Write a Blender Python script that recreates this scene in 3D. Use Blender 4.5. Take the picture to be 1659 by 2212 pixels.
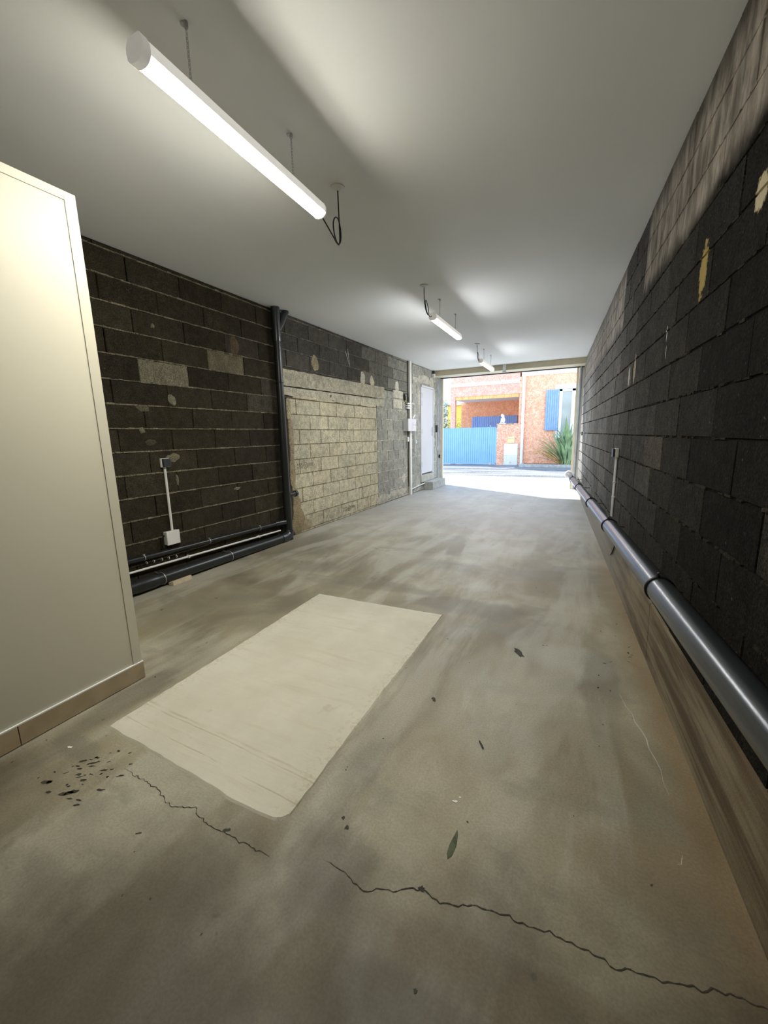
import bpy, math, random
from mathutils import Vector, Matrix
rnd = random.Random(7)
for o in list(bpy.data.objects): bpy.data.objects.remove(o)
SC = bpy.context.scene
COL = SC.collection

# ------------------------------------------------------------------ camera
CAMZ = 1.3306
cam = bpy.data.cameras.new('camera'); camo = bpy.data.objects.new('camera', cam); COL.objects.link(camo)
yaw, pitch, roll = -0.4626, -0.1869, -0.0211
F = Vector((math.sin(yaw)*math.cos(pitch), math.cos(yaw)*math.cos(pitch), math.sin(pitch)))
R0 = Vector((math.cos(yaw), -math.sin(yaw), 0)); U0 = R0.cross(F)
Rr = math.cos(roll)*R0 + math.sin(roll)*U0; Uu = -math.sin(roll)*R0 + math.cos(roll)*U0
M = Matrix((Rr, Uu, -F)).transposed().to_4x4(); M.translation = Vector((0, 0, CAMZ))
camo.matrix_world = M
cam.sensor_fit = 'HORIZONTAL'; cam.sensor_width = 36; cam.lens = 36*875.4/1659
cam.clip_start = 0.02; cam.clip_end = 300
SC.camera = camo

# ------------------------------------------------------------------ exposure, sky, sun
SC.view_settings.view_transform = 'Standard'; SC.view_settings.look = 'None'
SC.view_settings.exposure = 1.0; SC.view_settings.gamma = 1.0; SC.view_settings.use_curve_mapping = False
SKY = 1.75; SUN = 5.5; LAMP = 98.0; LAMP_FAR = 98.0
W = bpy.data.worlds.new('sky'); SC.world = W; W.use_nodes = True
wn = W.node_tree; wn.nodes.clear()
wo = wn.nodes.new('ShaderNodeOutputWorld'); wb = wn.nodes.new('ShaderNodeBackground')
wt = wn.nodes.new('ShaderNodeTexCoord'); ws = wn.nodes.new('ShaderNodeSeparateXYZ'); wr = wn.nodes.new('ShaderNodeValToRGB')
wn.links.new(wt.outputs['Generated'], ws.inputs[0]); wn.links.new(ws.outputs['Z'], wr.inputs[0])
wr.color_ramp.elements[0].color = (0.85, 0.93, 1.0, 1); wr.color_ramp.elements[0].position = 0.0
wr.color_ramp.elements[1].color = (0.36, 0.60, 1.0, 1); wr.color_ramp.elements[1].position = 0.8
wn.links.new(wr.outputs[0], wb.inputs[0]); wb.inputs[1].default_value = SKY
wn.links.new(wb.outputs[0], wo.inputs[0])
sl = bpy.data.lights.new('sun', 'SUN'); sl.energy = SUN; sl.angle = math.radians(0.55); sl.color = (1, .97, .92)
so = bpy.data.objects.new('sun', sl); COL.objects.link(so); so.location = (-10, 25, 12)
so.rotation_euler = Vector((1.06, -.64, -1)).to_track_quat('-Z', 'Y').to_euler()
try:
    SC.cycles.use_denoising = True
    SC.cycles.max_bounces = 10; SC.cycles.diffuse_bounces = 6
    SC.cycles.sample_clamp_indirect = 6
except Exception: pass

# ------------------------------------------------------------------ helpers
def tag(o, label=None, cat=None, group=None, kind=None):
    if label: o['label'] = label
    if cat: o['category'] = cat
    if group: o['group'] = group
    if kind: o['kind'] = kind
    return o
def empty(name, loc, label=None, cat=None, group=None, kind=None):
    o = bpy.data.objects.new(name, None); COL.objects.link(o); o.location = loc
    o.empty_display_size = .1
    return tag(o, label, cat, group, kind)
class MB:
    def __init__(s): s.v = []; s.f = []; s.c = []; s.m = []
    def face(s, pts, col=None, mi=0):
        b = len(s.v); s.v += [tuple(p) for p in pts]; s.f.append(tuple(range(b, b+len(pts)))); s.c.append(col); s.m.append(mi)
    def mesh(s, vs, fs, col=None, mi=0):
        b = len(s.v); s.v += [tuple(p) for p in vs]
        for f in fs: s.f.append(tuple(b+i for i in f)); s.c.append(col); s.m.append(mi)
        return s
    def box(s, x0, x1, y0, y1, z0, z1, col=None, mi=0):
        if x0 > x1: x0, x1 = x1, x0
        if y0 > y1: y0, y1 = y1, y0
        if z0 > z1: z0, z1 = z1, z0
        vs = [(x, y, z) for x in (x0, x1) for y in (y0, y1) for z in (z0, z1)]
        return s.mesh(vs, [(0,1,3,2),(4,6,7,5),(0,4,5,1),(2,3,7,6),(0,2,6,4),(1,5,7,3)], col, mi)
    def tube(s, path, r, n=12, cap=True, col=None, mi=0, closed=False):
        P = [Vector(p) for p in path]; k = len(P); rs = r if isinstance(r, (list, tuple)) else [r]*k
        vs = []; up = None
        for i, p in enumerate(P):
            a = P[(i-1) % k] if (i > 0 or closed) else p; b = P[(i+1) % k] if (i < k-1 or closed) else p
            t = (b-a).normalized()
            if up is None:
                up = Vector((0,0,1)) if abs(t.z) < .9 else Vector((1,0,0))
            x = (up - t*up.dot(t)).normalized(); up = x; y = t.cross(x)
            for j in range(n):
                an = 2*math.pi*j/n; vs.append(p + (x*math.cos(an)+y*math.sin(an))*rs[i])
        fs = []
        for i in range(k if closed else k-1):
            for j in range(n):
                a = i*n+j; b = i*n+(j+1) % n; i2 = (i+1) % k; fs.append((a, b, i2*n+(j+1) % n, i2*n+j))
        if cap and not closed: fs += [tuple(range(n-1, -1, -1)), tuple((k-1)*n+j for j in range(n))]
        return s.mesh(vs, fs, col, mi)
    def extr(s, prof, p0, p1, ux, uz, col=None, mi=0, cap=True):
        # profile (a,b) pairs placed at p0 and p1 with axes ux, uz
        p0, p1, ux, uz = map(Vector, (p0, p1, ux, uz)); n = len(prof)
        vs = [p0+ux*a+uz*b for a, b in prof]+[p1+ux*a+uz*b for a, b in prof]
        fs = [(i, (i+1) % n, n+(i+1) % n, n+i) for i in range(n)]
        if cap: fs += [tuple(range(n-1, -1, -1)), tuple(range(n, 2*n))]
        return s.mesh(vs, fs, col, mi)
    def ball(s, c, r, seg=14, ring=9, sq=(1,1,1), col=None, mi=0):
        vs = []; fs = []
        for i in range(ring+1):
            th = math.pi*i/ring
            for j in range(seg):
                ph = 2*math.pi*j/seg
                vs.append((c[0]+r*sq[0]*math.sin(th)*math.cos(ph), c[1]+r*sq[1]*math.sin(th)*math.sin(ph), c[2]+r*sq[2]*math.cos(th)))
        for i in range(ring):
            for j in range(seg): fs.append((i*seg+j, (i+1)*seg+j, (i+1)*seg+(j+1) % seg, i*seg+(j+1) % seg))
        return s.mesh(vs, fs, col, mi)
    def build(s, name, mats, parent=None, smooth=False, bevel=0, off=None):
        me = bpy.data.meshes.new(name)
        vs = s.v if off is None else [(a-off[0], b-off[1], c-off[2]) for a, b, c in s.v]
        me.from_pydata(vs, [], s.f)
        if not isinstance(mats, (list, tuple)): mats = [mats]
        for m in mats: me.materials.append(m)
        for p, mi in zip(me.polygons, s.m): p.material_index = mi
        if any(c is not None for c in s.c):
            at = me.color_attributes.new('col', 'FLOAT_COLOR', 'CORNER'); k = 0; buf = []
            for p, c in zip(me.polygons, s.c):
                c = c or (.3,.3,.3)
                buf += [c[0], c[1], c[2], 1.0]*p.loop_total
            at.data.foreach_set('color', buf)
        import bmesh
        bm = bmesh.new(); bm.from_mesh(me)
        if bevel or smooth: bmesh.ops.remove_doubles(bm, verts=bm.verts, dist=1e-6)
        bmesh.ops.recalc_face_normals(bm, faces=bm.faces); bm.to_mesh(me); bm.free()
        o = bpy.data.objects.new(name, me); COL.objects.link(o)
        if parent is not None: o.parent = parent
        if smooth:
            for p in me.polygons: p.use_smooth = True
            mod = o.modifiers.new('edges', 'EDGE_SPLIT'); mod.split_angle = math.radians(38)
        if bevel:
            b = o.modifiers.new('bevel', 'BEVEL'); b.width = bevel; b.segments = 2; b.limit_method = 'ANGLE'; b.angle_limit = math.radians(40)
        return o
def struct(o): o['kind'] = 'structure'; return o
def smooth_path(pts, n=8):
    P = [Vector(p) for p in pts]; out = []
    for i in range(len(P)-1):
        p0 = P[max(i-1, 0)]; p1 = P[i]; p2 = P[i+1]; p3 = P[min(i+2, len(P)-1)]
        for j in range(n):
            t = j/n
            out.append(.5*((2*p1)+(p2-p0)*t+(2*p0-5*p1+4*p2-p3)*t*t+(3*p1-p0-3*p2+p3)*t**3))
    out.append(P[-1]); return out
def copy_tree(o, parent=None):
    c = o.copy(); COL.objects.link(c)
    if parent is not None: c.parent = parent
    for ch in list(o.children): copy_tree(ch, c)
    return c

# ------------------------------------------------------------------ materials
class NT:
    def __init__(s, name):
        s.m = bpy.data.materials.new(name); s.m.use_nodes = True; s.t = s.m.node_tree; s.t.nodes.clear()
        s.out = s.t.nodes.new('ShaderNodeOutputMaterial'); s.b = s.t.nodes.new('ShaderNodeBsdfPrincipled')
        s.t.links.new(s.b.outputs[0], s.out.inputs[0]); s.pos = s.t.nodes.new('ShaderNodeTexCoord').outputs['Object']
    def n(s, t, **kw):
        k = s.t.nodes.new(t)
        for a, v in kw.items(): setattr(k, a, v)
        return k
    def l(s, a, b): s.t.links.new(a, b)
    def val(s, sock, v):
        if hasattr(v, 'links') or isinstance(v, bpy.types.NodeSocket): s.l(v, sock)
        else: sock.default_value = v
    def math(s, op, a, b=0, c=None, clamp=False):
        k = s.n('ShaderNodeMath', operation=op, use_clamp=clamp); s.val(k.inputs[0], a); s.val(k.inputs[1], b)
        if c is not None: s.val(k.inputs[2], c)
        return k.outputs[0]
    def mapr(s, v, a, b, c=0, d=1):
        k = s.n('ShaderNodeMapRange', interpolation_type='SMOOTHSTEP'); s.val(k.inputs[0], v)
        for i, x in enumerate((a, b, c, d)): k.inputs[i+1].default_value = x
        return k.outputs[0]
    def noise(s, sc=5, det=4, rough=.5, stretch=(1,1,1), vec=None, dist=0, off=(0,0,0)):
        mp = s.n('ShaderNodeMapping'); s.l(vec or s.pos, mp.inputs[0]); mp.inputs['Scale'].default_value = stretch; mp.inputs['Location'].default_value = off
        k = s.n('ShaderNodeTexNoise'); s.l(mp.outputs[0], k.inputs['Vector']); k.inputs['Scale'].default_value = sc
        k.inputs['Detail'].default_value = det; k.inputs['Roughness'].default_value = rough; k.inputs['Distortion'].default_value = dist
        return k.outputs['Fac']
    def mix(s, f, a, b, mode='MIX'):
        k = s.n('ShaderNodeMix', data_type='RGBA', blend_type=mode); s.val(k.inputs[0], f)
        for i, v in ((6, a), (7, b)):
            if isinstance(v, bpy.types.NodeSocket): s.l(v, k.inputs[i])
            else: k.inputs[i].default_value = (*v[:3], 1)
        return k.outputs[2]
    def bump(s, h, st=.3, d=.01, prev=None):
        k = s.n('ShaderNodeBump'); s.l(h, k.inputs['Height']); k.inputs['Strength'].default_value = st; k.inputs['Distance'].default_value = d
        if prev: s.l(prev, k.inputs['Normal'])
        return k.outputs[0]
    def done(s, col, rough=.7, nrm=None, spec=.5, metal=0):
        s.val(s.b.inputs['Base Color'], col if isinstance(col, bpy.types.NodeSocket) else (*col[:3], 1))
        s.val(s.b.inputs['Roughness'], rough); s.b.inputs['Specular IOR Level'].default_value = spec; s.b.inputs['Metallic'].default_value = metal
        if nrm: s.l(nrm, s.b.inputs['Normal'])
        return s.m
def plain(name, col, rough=.6, var=.12, sc=12, spec=.5, metal=0, bump=0, bsc=80):
    t = NT(name); n = t.noise(sc, 4)
    c = t.mix(t.mapr(n, .3, .7), tuple(x*(1-var) for x in col), tuple(min(1, x*(1+var)) for x in col))
    nr = t.bump(t.noise(bsc, 3), bump, .004) if bump else None
    return t.done(c, rough, nr, spec, metal)

def block_mat(name, band=False):
    t = NT(name)
    a = t.n('ShaderNodeAttribute', attribute_name='col').outputs['Color']
    fine = t.noise(110, 4, .75); mid = t.noise(16, 5, .6); big = t.noise(1.6, 3, .55)
    c = t.mix(t.mapr(fine, .25, .75), (.25,.25,.25), (1.85,1.85,1.78))
    c = t.mix(1, a, c, 'MULTIPLY')
    c = t.mix(1, c, t.mix(t.mapr(mid, .3, .7), (.78,.78,.78), (1.22,1.21,1.19)), 'MULTIPLY')
    c = t.mix(1, c, t.mix(t.mapr(big, .3, .7), (.87,.87,.88), (1.13,1.12,1.10)), 'MULTIPLY')
    sp = t.mapr(t.noise(55, 2, .5), .70, .76)
    c = t.mix(t.math('MULTIPLY', sp, .14), c, (.34,.31,.25))
    if band:
        g = t.n('ShaderNodeNewGeometry').outputs['Position']; s = t.n('ShaderNodeSeparateXYZ'); t.l(g, s.inputs[0])
        Y, Z = s.outputs[1], s.outputs[2]
        nz = t.noise(3.2, 4, .6); zz = t.math('ADD', Z, t.math('MULTIPLY', t.math('SUBTRACT', nz, .5), .16))
        low = t.mapr(zz, 2.27, 2.40)
        gap = t.math('ADD', t.mapr(t.math('ADD', Y, t.math('MULTIPLY', nz, .12)), 3.86, 3.90, 1, 0), t.mapr(Y, 4.80, 4.84))
        top = t.mapr(zz, 2.70, 2.86, 1, .35)
        vst = t.noise(5, 5, .65, (2.5, 2.5, .8)); vst2 = t.noise(9, 5, .6, (1.4, 1.4, .6))
        m = t.math('MULTIPLY', t.math('MULTIPLY', low, gap), t.math('MULTIPLY', top, t.mapr(vst, .25, .62, .45, 1)), clamp=True)
        pale = t.mix(t.mapr(vst2, .3, .7), (.17,.148,.126), (.40,.36,.315))
        c = t.mix(t.math('MULTIPLY', m, .95), c, pale)
        fz = t.noise(34, 4, .65)
        # mineral foam stains with a shape of their own
        for (y, z, wy, wz, colr) in ((2.38, 2.02, .05, .12, (.36,.27,.10)), (1.855, 2.07, .045, .06, (.50,.44,.30)),
                                     (4.16, 1.78, .045, .09, (.42,.40,.36)), (3.93, 1.81, .05, .11, (.36,.29,.22)), (2.94, 1.87, .009, .05, (.60,.58,.54)), (2.92,1.76,.006,.04,(.5,.48,.44))):
            dy = t.math('DIVIDE', t.math('SUBTRACT', Y, y), wy); dz = t.math('DIVIDE', t.math('SUBTRACT', Z, z), wz)
            d = t.math('ADD', t.math('ADD', t.math('MULTIPLY', dy, dy), t.math('MULTIPLY', dz, dz)), t.math('MULTIPLY', t.math('SUBTRACT', fz, .5), 2.6))
            c = t.mix(t.mapr(d, .6, 1.15, .85, 0), c, colr)
    h = t.math('ADD', t.math('ADD', t.math('MULTIPLY', fine, .6), mid), t.math('MULTIPLY', t.noise(42, 3, .6), .8))
    return t.done(c, .88, t.bump(h, .8, .008), .03 if band else .12)
M_BLOCK = block_mat('concrete_block'); M_BLOCKR = block_mat('sooty_block', True)

def floor_mat():
    t = NT('old_concrete_floor')
    a = t.noise(1.1, 5, .55, off=(3,1,0), dist=.6); b = t.noise(4.5, 5, .6, (1,.6,1), dist=.4); f = t.noise(120, 3, .6); g = t.noise(.55, 2, .5, off=(7,2,0))
    st = t.noise(2.6, 5, .62, (1, .22, 1), dist=.5, off=(1,5,0))
    c = t.mix(t.mapr(a, .32, .68), (.140,.124,.080), (.345,.315,.225))
    c = t.mix(t.mapr(b, .35, .70, 0, .6), c, (.24,.20,.13))
    c = t.mix(t.mapr(st, .44, .60, 0, .45), c, (.46,.445,.375))
    c = t.mix(t.mapr(g, .50, .66, 0, .45), c, (.25,.20,.125))
    c = t.mix(t.mapr(t.noise(3.2, 4, .6, (.5,1,1), off=(9,9,0)), .56, .66, 0, .5), c, (.20,.19,.145))
    s = t.n('ShaderNodeSeparateXYZ'); t.l(t.n('ShaderNodeNewGeometry').outputs['Position'], s.inputs[0])
    # rust brown stain along the kerb
    k = t.math('ADD', s.outputs[0], t.math('MULTIPLY', s.outputs[1], .0707))
    k = t.math('ADD', k, t.math('MULTIPLY', t.math('SUBTRACT', t.noise(2.2, 5, .65), .5), .22))
    rust = t.math('MULTIPLY', t.mapr(k, .40, .57), t.mapr(s.outputs[1], 4.2, 5.6, 1, 0))
    c = t.mix(t.math('MULTIPLY', rust, .62), c, (.22,.145,.065))
    # smudges and scuffs, each with a place of its own
    for (x_, y_, rx, ry, k_, col_) in (
        (-.75,2.95,.55,.16,.50,(.13,.115,.085)), (-1.55,3.10,.7,.14,.42,(.15,.135,.10)), (-.66,.88,.16,.14,.60,(.10,.092,.065)), (-.74,1.15,.09,.30,.45,(.13,.115,.085)), (-.62,.74,.12,.10,.50,(.10,.09,.06)),
        (.05,1.75,.20,.42,.40,(.20,.155,.085)), (.22,1.25,.20,.16,.45,(.20,.145,.075)), (-1.40,.42,.28,.10,.60,(.085,.078,.062)), (.0,.80,.45,.08,.45,(.15,.105,.05)), (-.25,.62,.30,.10,.5,(.09,.078,.05)),
        (-.35,1.9,.22,.5,.35,(.42,.40,.32)), (.0,2.45,.22,.20,.40,(.46,.45,.40)), (-1.00,.70,.22,.10,.45,(.40,.375,.295)), (-.30,1.28,.24,.16,.35,(.36,.33,.24)), (-1.35,.62,.25,.06,.40,(.38,.35,.27)),
        (-2.08,1.10,.12,.30,.55,(.12,.108,.078)), (-2.0,2.2,.25,.35,.35,(.17,.155,.115)), (-1.95,.80,.16,.06,.45,(.13,.12,.09)), (.15,2.2,.10,.5,.4,(.14,.13,.10)), (-2.6,3.3,.5,.18,.4,(.15,.135,.10)), (-1.0,3.9,.7,.2,.3,(.19,.175,.14))):
        dx_ = t.math('DIVIDE', t.math('SUBTRACT', s.outputs[0], x_), rx); dy_ = t.math('DIVIDE', t.math('SUBTRACT', s.outputs[1], y_), ry)
        dd = t.math('ADD', t.math('ADD', t.math('MULTIPLY', dx_, dx_), t.math('MULTIPLY', dy_, dy_)), t.math('MULTIPLY', t.math('SUBTRACT', a, .5), 3.2))
        dd = t.math('ADD', dd, t.math('MULTIPLY', t.math('SUBTRACT', st, .5), 2.4))
        c = t.mix(t.mapr(dd, .25, 1.25, k_, 0), c, col_)
    # floor pales to grey towards the street end: daylight sheen painted into the colour
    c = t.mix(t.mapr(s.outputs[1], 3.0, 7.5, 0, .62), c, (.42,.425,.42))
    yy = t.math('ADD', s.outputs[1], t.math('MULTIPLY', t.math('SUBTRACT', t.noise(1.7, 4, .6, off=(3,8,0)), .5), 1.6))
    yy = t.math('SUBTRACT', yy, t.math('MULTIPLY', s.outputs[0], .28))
    c = t.mix(t.mapr(yy, .50, 1.38, .86, 0), c, (.055,.044,.026))  # darker brown near the camera: vignette dimming painted into the floor colour
    c = t.mix(1, c, t.mix(t.mapr(f, .3, .7), (.88,.88,.88), (1.1,1.1,1.1)), 'MULTIPLY')
    # dark pin-point specks
    sp = t.mapr(t.noise(9, 2, .5, off=(2,3,1)), .735, .76)
    c = t.mix(t.math('MULTIPLY', sp, .7), c, (.06,.055,.04))
    h = t.math('ADD', t.math('MULTIPLY', f, .3), b)
    return t.done(c, t.mapr(b, .3, .7, .50, .66), t.bump(h, .12, .006), .45)
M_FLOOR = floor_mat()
def slab_mat():
    t = NT('fresh_cement')
    st = t.noise(5, 6, .65, (.35, 3.2, 1), dist=.3); b = t.noise(2.2, 5, .6); f = t.noise(140, 3, .7)
    c = t.mix(t.mapr(b, .3, .7), (.50,.475,.385), (.585,.56,.47))
    c = t.mix(t.mapr(st, .52, .72, 0, .35), c, (.41,.36,.25))
    d = t.noise(7, 5, .7, off=(4,4,0)); c = t.mix(t.mapr(d, .62, .72, 0, .35), c, (.34,.30,.20))
    s = t.n('ShaderNodeSeparateXYZ'); t.l(t.n('ShaderNodeNewGeometry').outputs['Position'], s.inputs[0])
    yy = t.math('ADD', t.math('ADD', s.outputs[1], t.math('MULTIPLY', s.outputs[0], .03)), t.math('MULTIPLY', t.math('SUBTRACT', t.noise(2, 3, .5, (1,.3,1)), .5), .03))
    brk = t.mapr(t.noise(9, 4, .6, (.5,2,1)), .38, .6)
    tr = None
    for y_, w_ in ((1.055, .006), (1.075, .010), (.952, .005)):
        k = t.math('MULTIPLY', t.mapr(t.math('ABSOLUTE', t.math('SUBTRACT', yy, y_)), 0, w_, 1, 0), brk); tr = k if tr is None else t.math('MAXIMUM', tr, k)
    c = t.mix(t.math('MULTIPLY', tr, .5), c, (.33,.28,.18))
    # grit worked into the borders
    xx = t.math('ABSOLUTE', t.math('ADD', s.outputs[0], 1.42)); eb = t.math('MULTIPLY', t.mapr(xx, .42, .55), t.mapr(t.noise(38, 4, .7), .50, .62))
    c = t.mix(t.math('MULTIPLY', eb, .45), c, (.36,.31,.21))
    h = t.math('SUBTRACT', t.math('ADD', t.math('MULTIPLY', f, .3), st), t.math('MULTIPLY', tr, .6))
    return t.done(c, .72, t.bump(h, .30, .010), .3)
M_SLAB = slab_mat()
def ceil_mat():
    t = NT('white_ceiling_paint'); a = t.noise(.7, 3, .5, (1,.4,1)); f = t.noise(220, 2, .6); w = t.noise(3.4, 4, .6, (1,.35,1), dist=.5)
    c = t.mix(t.mapr(a, .3, .7), (.79,.81,.80), (.84,.855,.85)); c = t.mix(t.mapr(w, .60, .72, 0, .15), c, (.86,.84,.79))
    return t.done(c, .62, t.bump(f, .05, .002), .10)
M_CEIL = ceil_mat()
def stucco(name, c0, c1, sc=9):
    t = NT(name); a = t.noise(sc, 4, .65, dist=1.6); b = t.noise(sc*2.6, 3, .6, dist=1.0); w = t.noise(.8, 3)
    c = t.mix(t.mapr(a, .38, .62), c0, c1); c = t.mix(t.mapr(w, .3, .7, 0, .2), c, c1)
    return t.done(c, .9, t.bump(t.math('ADD', a, t.math('MULTIPLY', b, .5)), .8, .03), .2)
M_ORANGE = stucco('orange_stucco', (.76,.32,.18), (.94,.56,.38))
M_SALMON = stucco('salmon_stucco', (.77,.32,.23), (.90,.49,.39))
M_DEEP = stucco('deep_orange_stucco', (.76,.31,.16), (.92,.48,.29))
M_PIPE = plain('black_pipe_paint', (.015,.018,.018), .34, .1, 6, .5)
M_GPIPE = plain('grey_pvc', (.020,.024,.027), .27, .08, 5, .7)
M_BLACK = plain('black_rubber', (.010,.010,.011), .45)
M_STEEL = plain('zinc_steel', (.50,.51,.52), .35, .1, 30, .5, .8)
M_DSTEEL = plain('dull_grey_steel', (.52,.54,.56), .5, .12, 8, .5, .3)
M_WPVC = plain('white_pvc', (.72,.72,.69), .4, .03, 8)
M_CREAM = plain('cream_paint', (.70,.64,.48), .5, .05, 6)
M_BEIGE = plain('beige_metal', (.50,.44,.31), .5, .06, 5)
M_PANEL = plain('cream_white_panel', (.535,.515,.42), .5, .025, 1.2)
M_TRIM = plain('cream_white_trim', (.52,.50,.41), .35, .02, 2)
M_WDOOR = plain('white_door_paint', (.62,.63,.66), .42, .02, 2)
M_TILE = plain('beige_ceramic_tile', (.40,.32,.21), .32, .10, 9)
M_GROUT = plain('grey_grout', (.10,.09,.07), .8)
M_CHAR = plain('charcoal_plastic', (.035,.038,.045), .38)
M_GREYP = plain('pale_grey_plastic', (.60,.61,.61), .45, .04)
M_HOUS = plain('lamp_grey_housing', (.80,.80,.77), .45, .04)
M_CRACK = plain('crack_shadow_dirt', (.040,.034,.025), .95)
M_OIL = plain('dried_oil', (.035,.033,.022), .8, .3, 30)
M_GREEN = plain('green_smear', (.07,.085,.045), .85, .3, 40)
M_WOOD = plain('pale_wood', (.50,.42,.29), .7, .12, 20)
M_STEP = plain('grey_cast_concrete', (.40,.40,.37), .85, .18, 9, .3, 0, .3)
M_RAIL = plain('white_painted_steel', (.80,.81,.82), .4, .02)
M_WALLW = plain('white_render', (.82,.82,.80), .8, .04, 5, .3)
M_BLUE = plain('sky_blue_gate_paint', (.23,.43,.72), .42, .05, 3)
M_INDIGO = plain('indigo_shutter_paint', (.22,.34,.64), .5, .08, 6)
M_PINE = plain('varnished_pine', (.80,.40,.14), .5, .15, 6)
M_YEL = plain('yellow_render', (.90,.56,.12), .85, .06, 3)
M_GLASSY = plain('frosted_window_pane', (.34,.37,.34), .12, .05, 2, .8)
M_LETTER = plain('straw_letterbox_enamel', (.74,.58,.27), .4, .04)
M_METER = plain('light_meter_cabinet', (.66,.66,.64), .5, .05, 5)
M_LEAF = plain('blade_leaf_green', (.28,.40,.20), .45, .35, 3)
M_LEAFY = plain('yellowed_leaf', (.55,.52,.10), .5, .2, 5)
M_DRY = plain('dry_brown_leaf', (.40,.24,.13), .8, .2, 8)
M_OLIVE = plain('olive_leaf', (.22,.30,.20), .6, .3, 4)
M_BARK = plain('bark', (.20,.15,.11), .9, .3, 15)
M_SHRUB = plain('light_green_leaf', (.35,.50,.10), .6, .3, 5)
M_STONE = plain('white_cast_stone', (.78,.76,.72), .8, .06, 20, .3)
M_EARTH = plain('planting_bed_soil', (.16,.11,.075), .95, .4, 20, .2, 0, .5)
M_YTIP = plain('yellow_tape', (.55,.42,.05), .5)
def gravel_mat():
    t = NT('pale_gravel'); v = t.n('ShaderNodeTexVoronoi'); v.inputs['Scale'].default_value = 28; t.l(t.pos, v.inputs['Vector'])
    n = t.noise(1.5, 4, .6, (.25,1,1)); c = t.mix(t.mapr(v.outputs['Distance'], .1, .6), (.30,.29,.275), (.10,.098,.095))
    c = t.mix(t.mapr(n, .40, .60, 0, .5), c, (.34,.33,.31))
    return t.done(c, .9, t.bump(v.outputs['Distance'], .6, .02), .2)
M_GRAVEL = gravel_mat()
M_APRON = plain('pale_concrete_apron', (.62,.60,.56), .85, .08, 3, .3)
M_ASPH = plain('grey_asphalt_strip', (.20,.20,.195), .9, .15, 8, .3)
def kerb_mat():
    t = NT('stained_footing_concrete')
    st = t.noise(5, 6, .65, (1, .16, 2.4), dist=.3); b = t.noise(3, 5, .6); f = t.noise(110, 3, .6)
    s = t.n('ShaderNodeSeparateXYZ'); t.l(t.n('ShaderNodeNewGeometry').outputs['Position'], s.inputs[0])
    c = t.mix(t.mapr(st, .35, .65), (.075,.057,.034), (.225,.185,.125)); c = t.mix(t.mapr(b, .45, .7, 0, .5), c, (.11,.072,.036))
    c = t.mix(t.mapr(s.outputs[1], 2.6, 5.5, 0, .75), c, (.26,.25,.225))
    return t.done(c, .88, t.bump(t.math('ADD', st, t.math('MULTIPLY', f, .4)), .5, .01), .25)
M_KERB = kerb_mat()
def lamp_mat(name, st, ec=(1, .955, .83, 1)):
    t = NT(name); t.b.inputs['Emission Color'].default_value = ec; t.b.inputs['Emission Strength'].default_value = st
    return t.done((.9,.9,.9), .4)
M_LED = lamp_mat('lit_diffuser', LAMP); M_LEDF = lamp_mat('lit_diffuser_far', LAMP_FAR, (.96, .98, 1, 1))
M_CAP = plain('glow_end_cap', (.72,.71,.68), .5, .04)
for m_, e_ in ((M_HOUS, .24), (M_CAP, .12)):      # weak emission added to housing and caps in place of light falling on them
    pb = [n for n in m_.node_tree.nodes if n.type == 'BSDF_PRINCIPLED'][0]
    pb.inputs['Emission Color'].default_value = (1, .96, .88, 1); pb.inputs['Emission Strength'].default_value = e_

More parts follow.
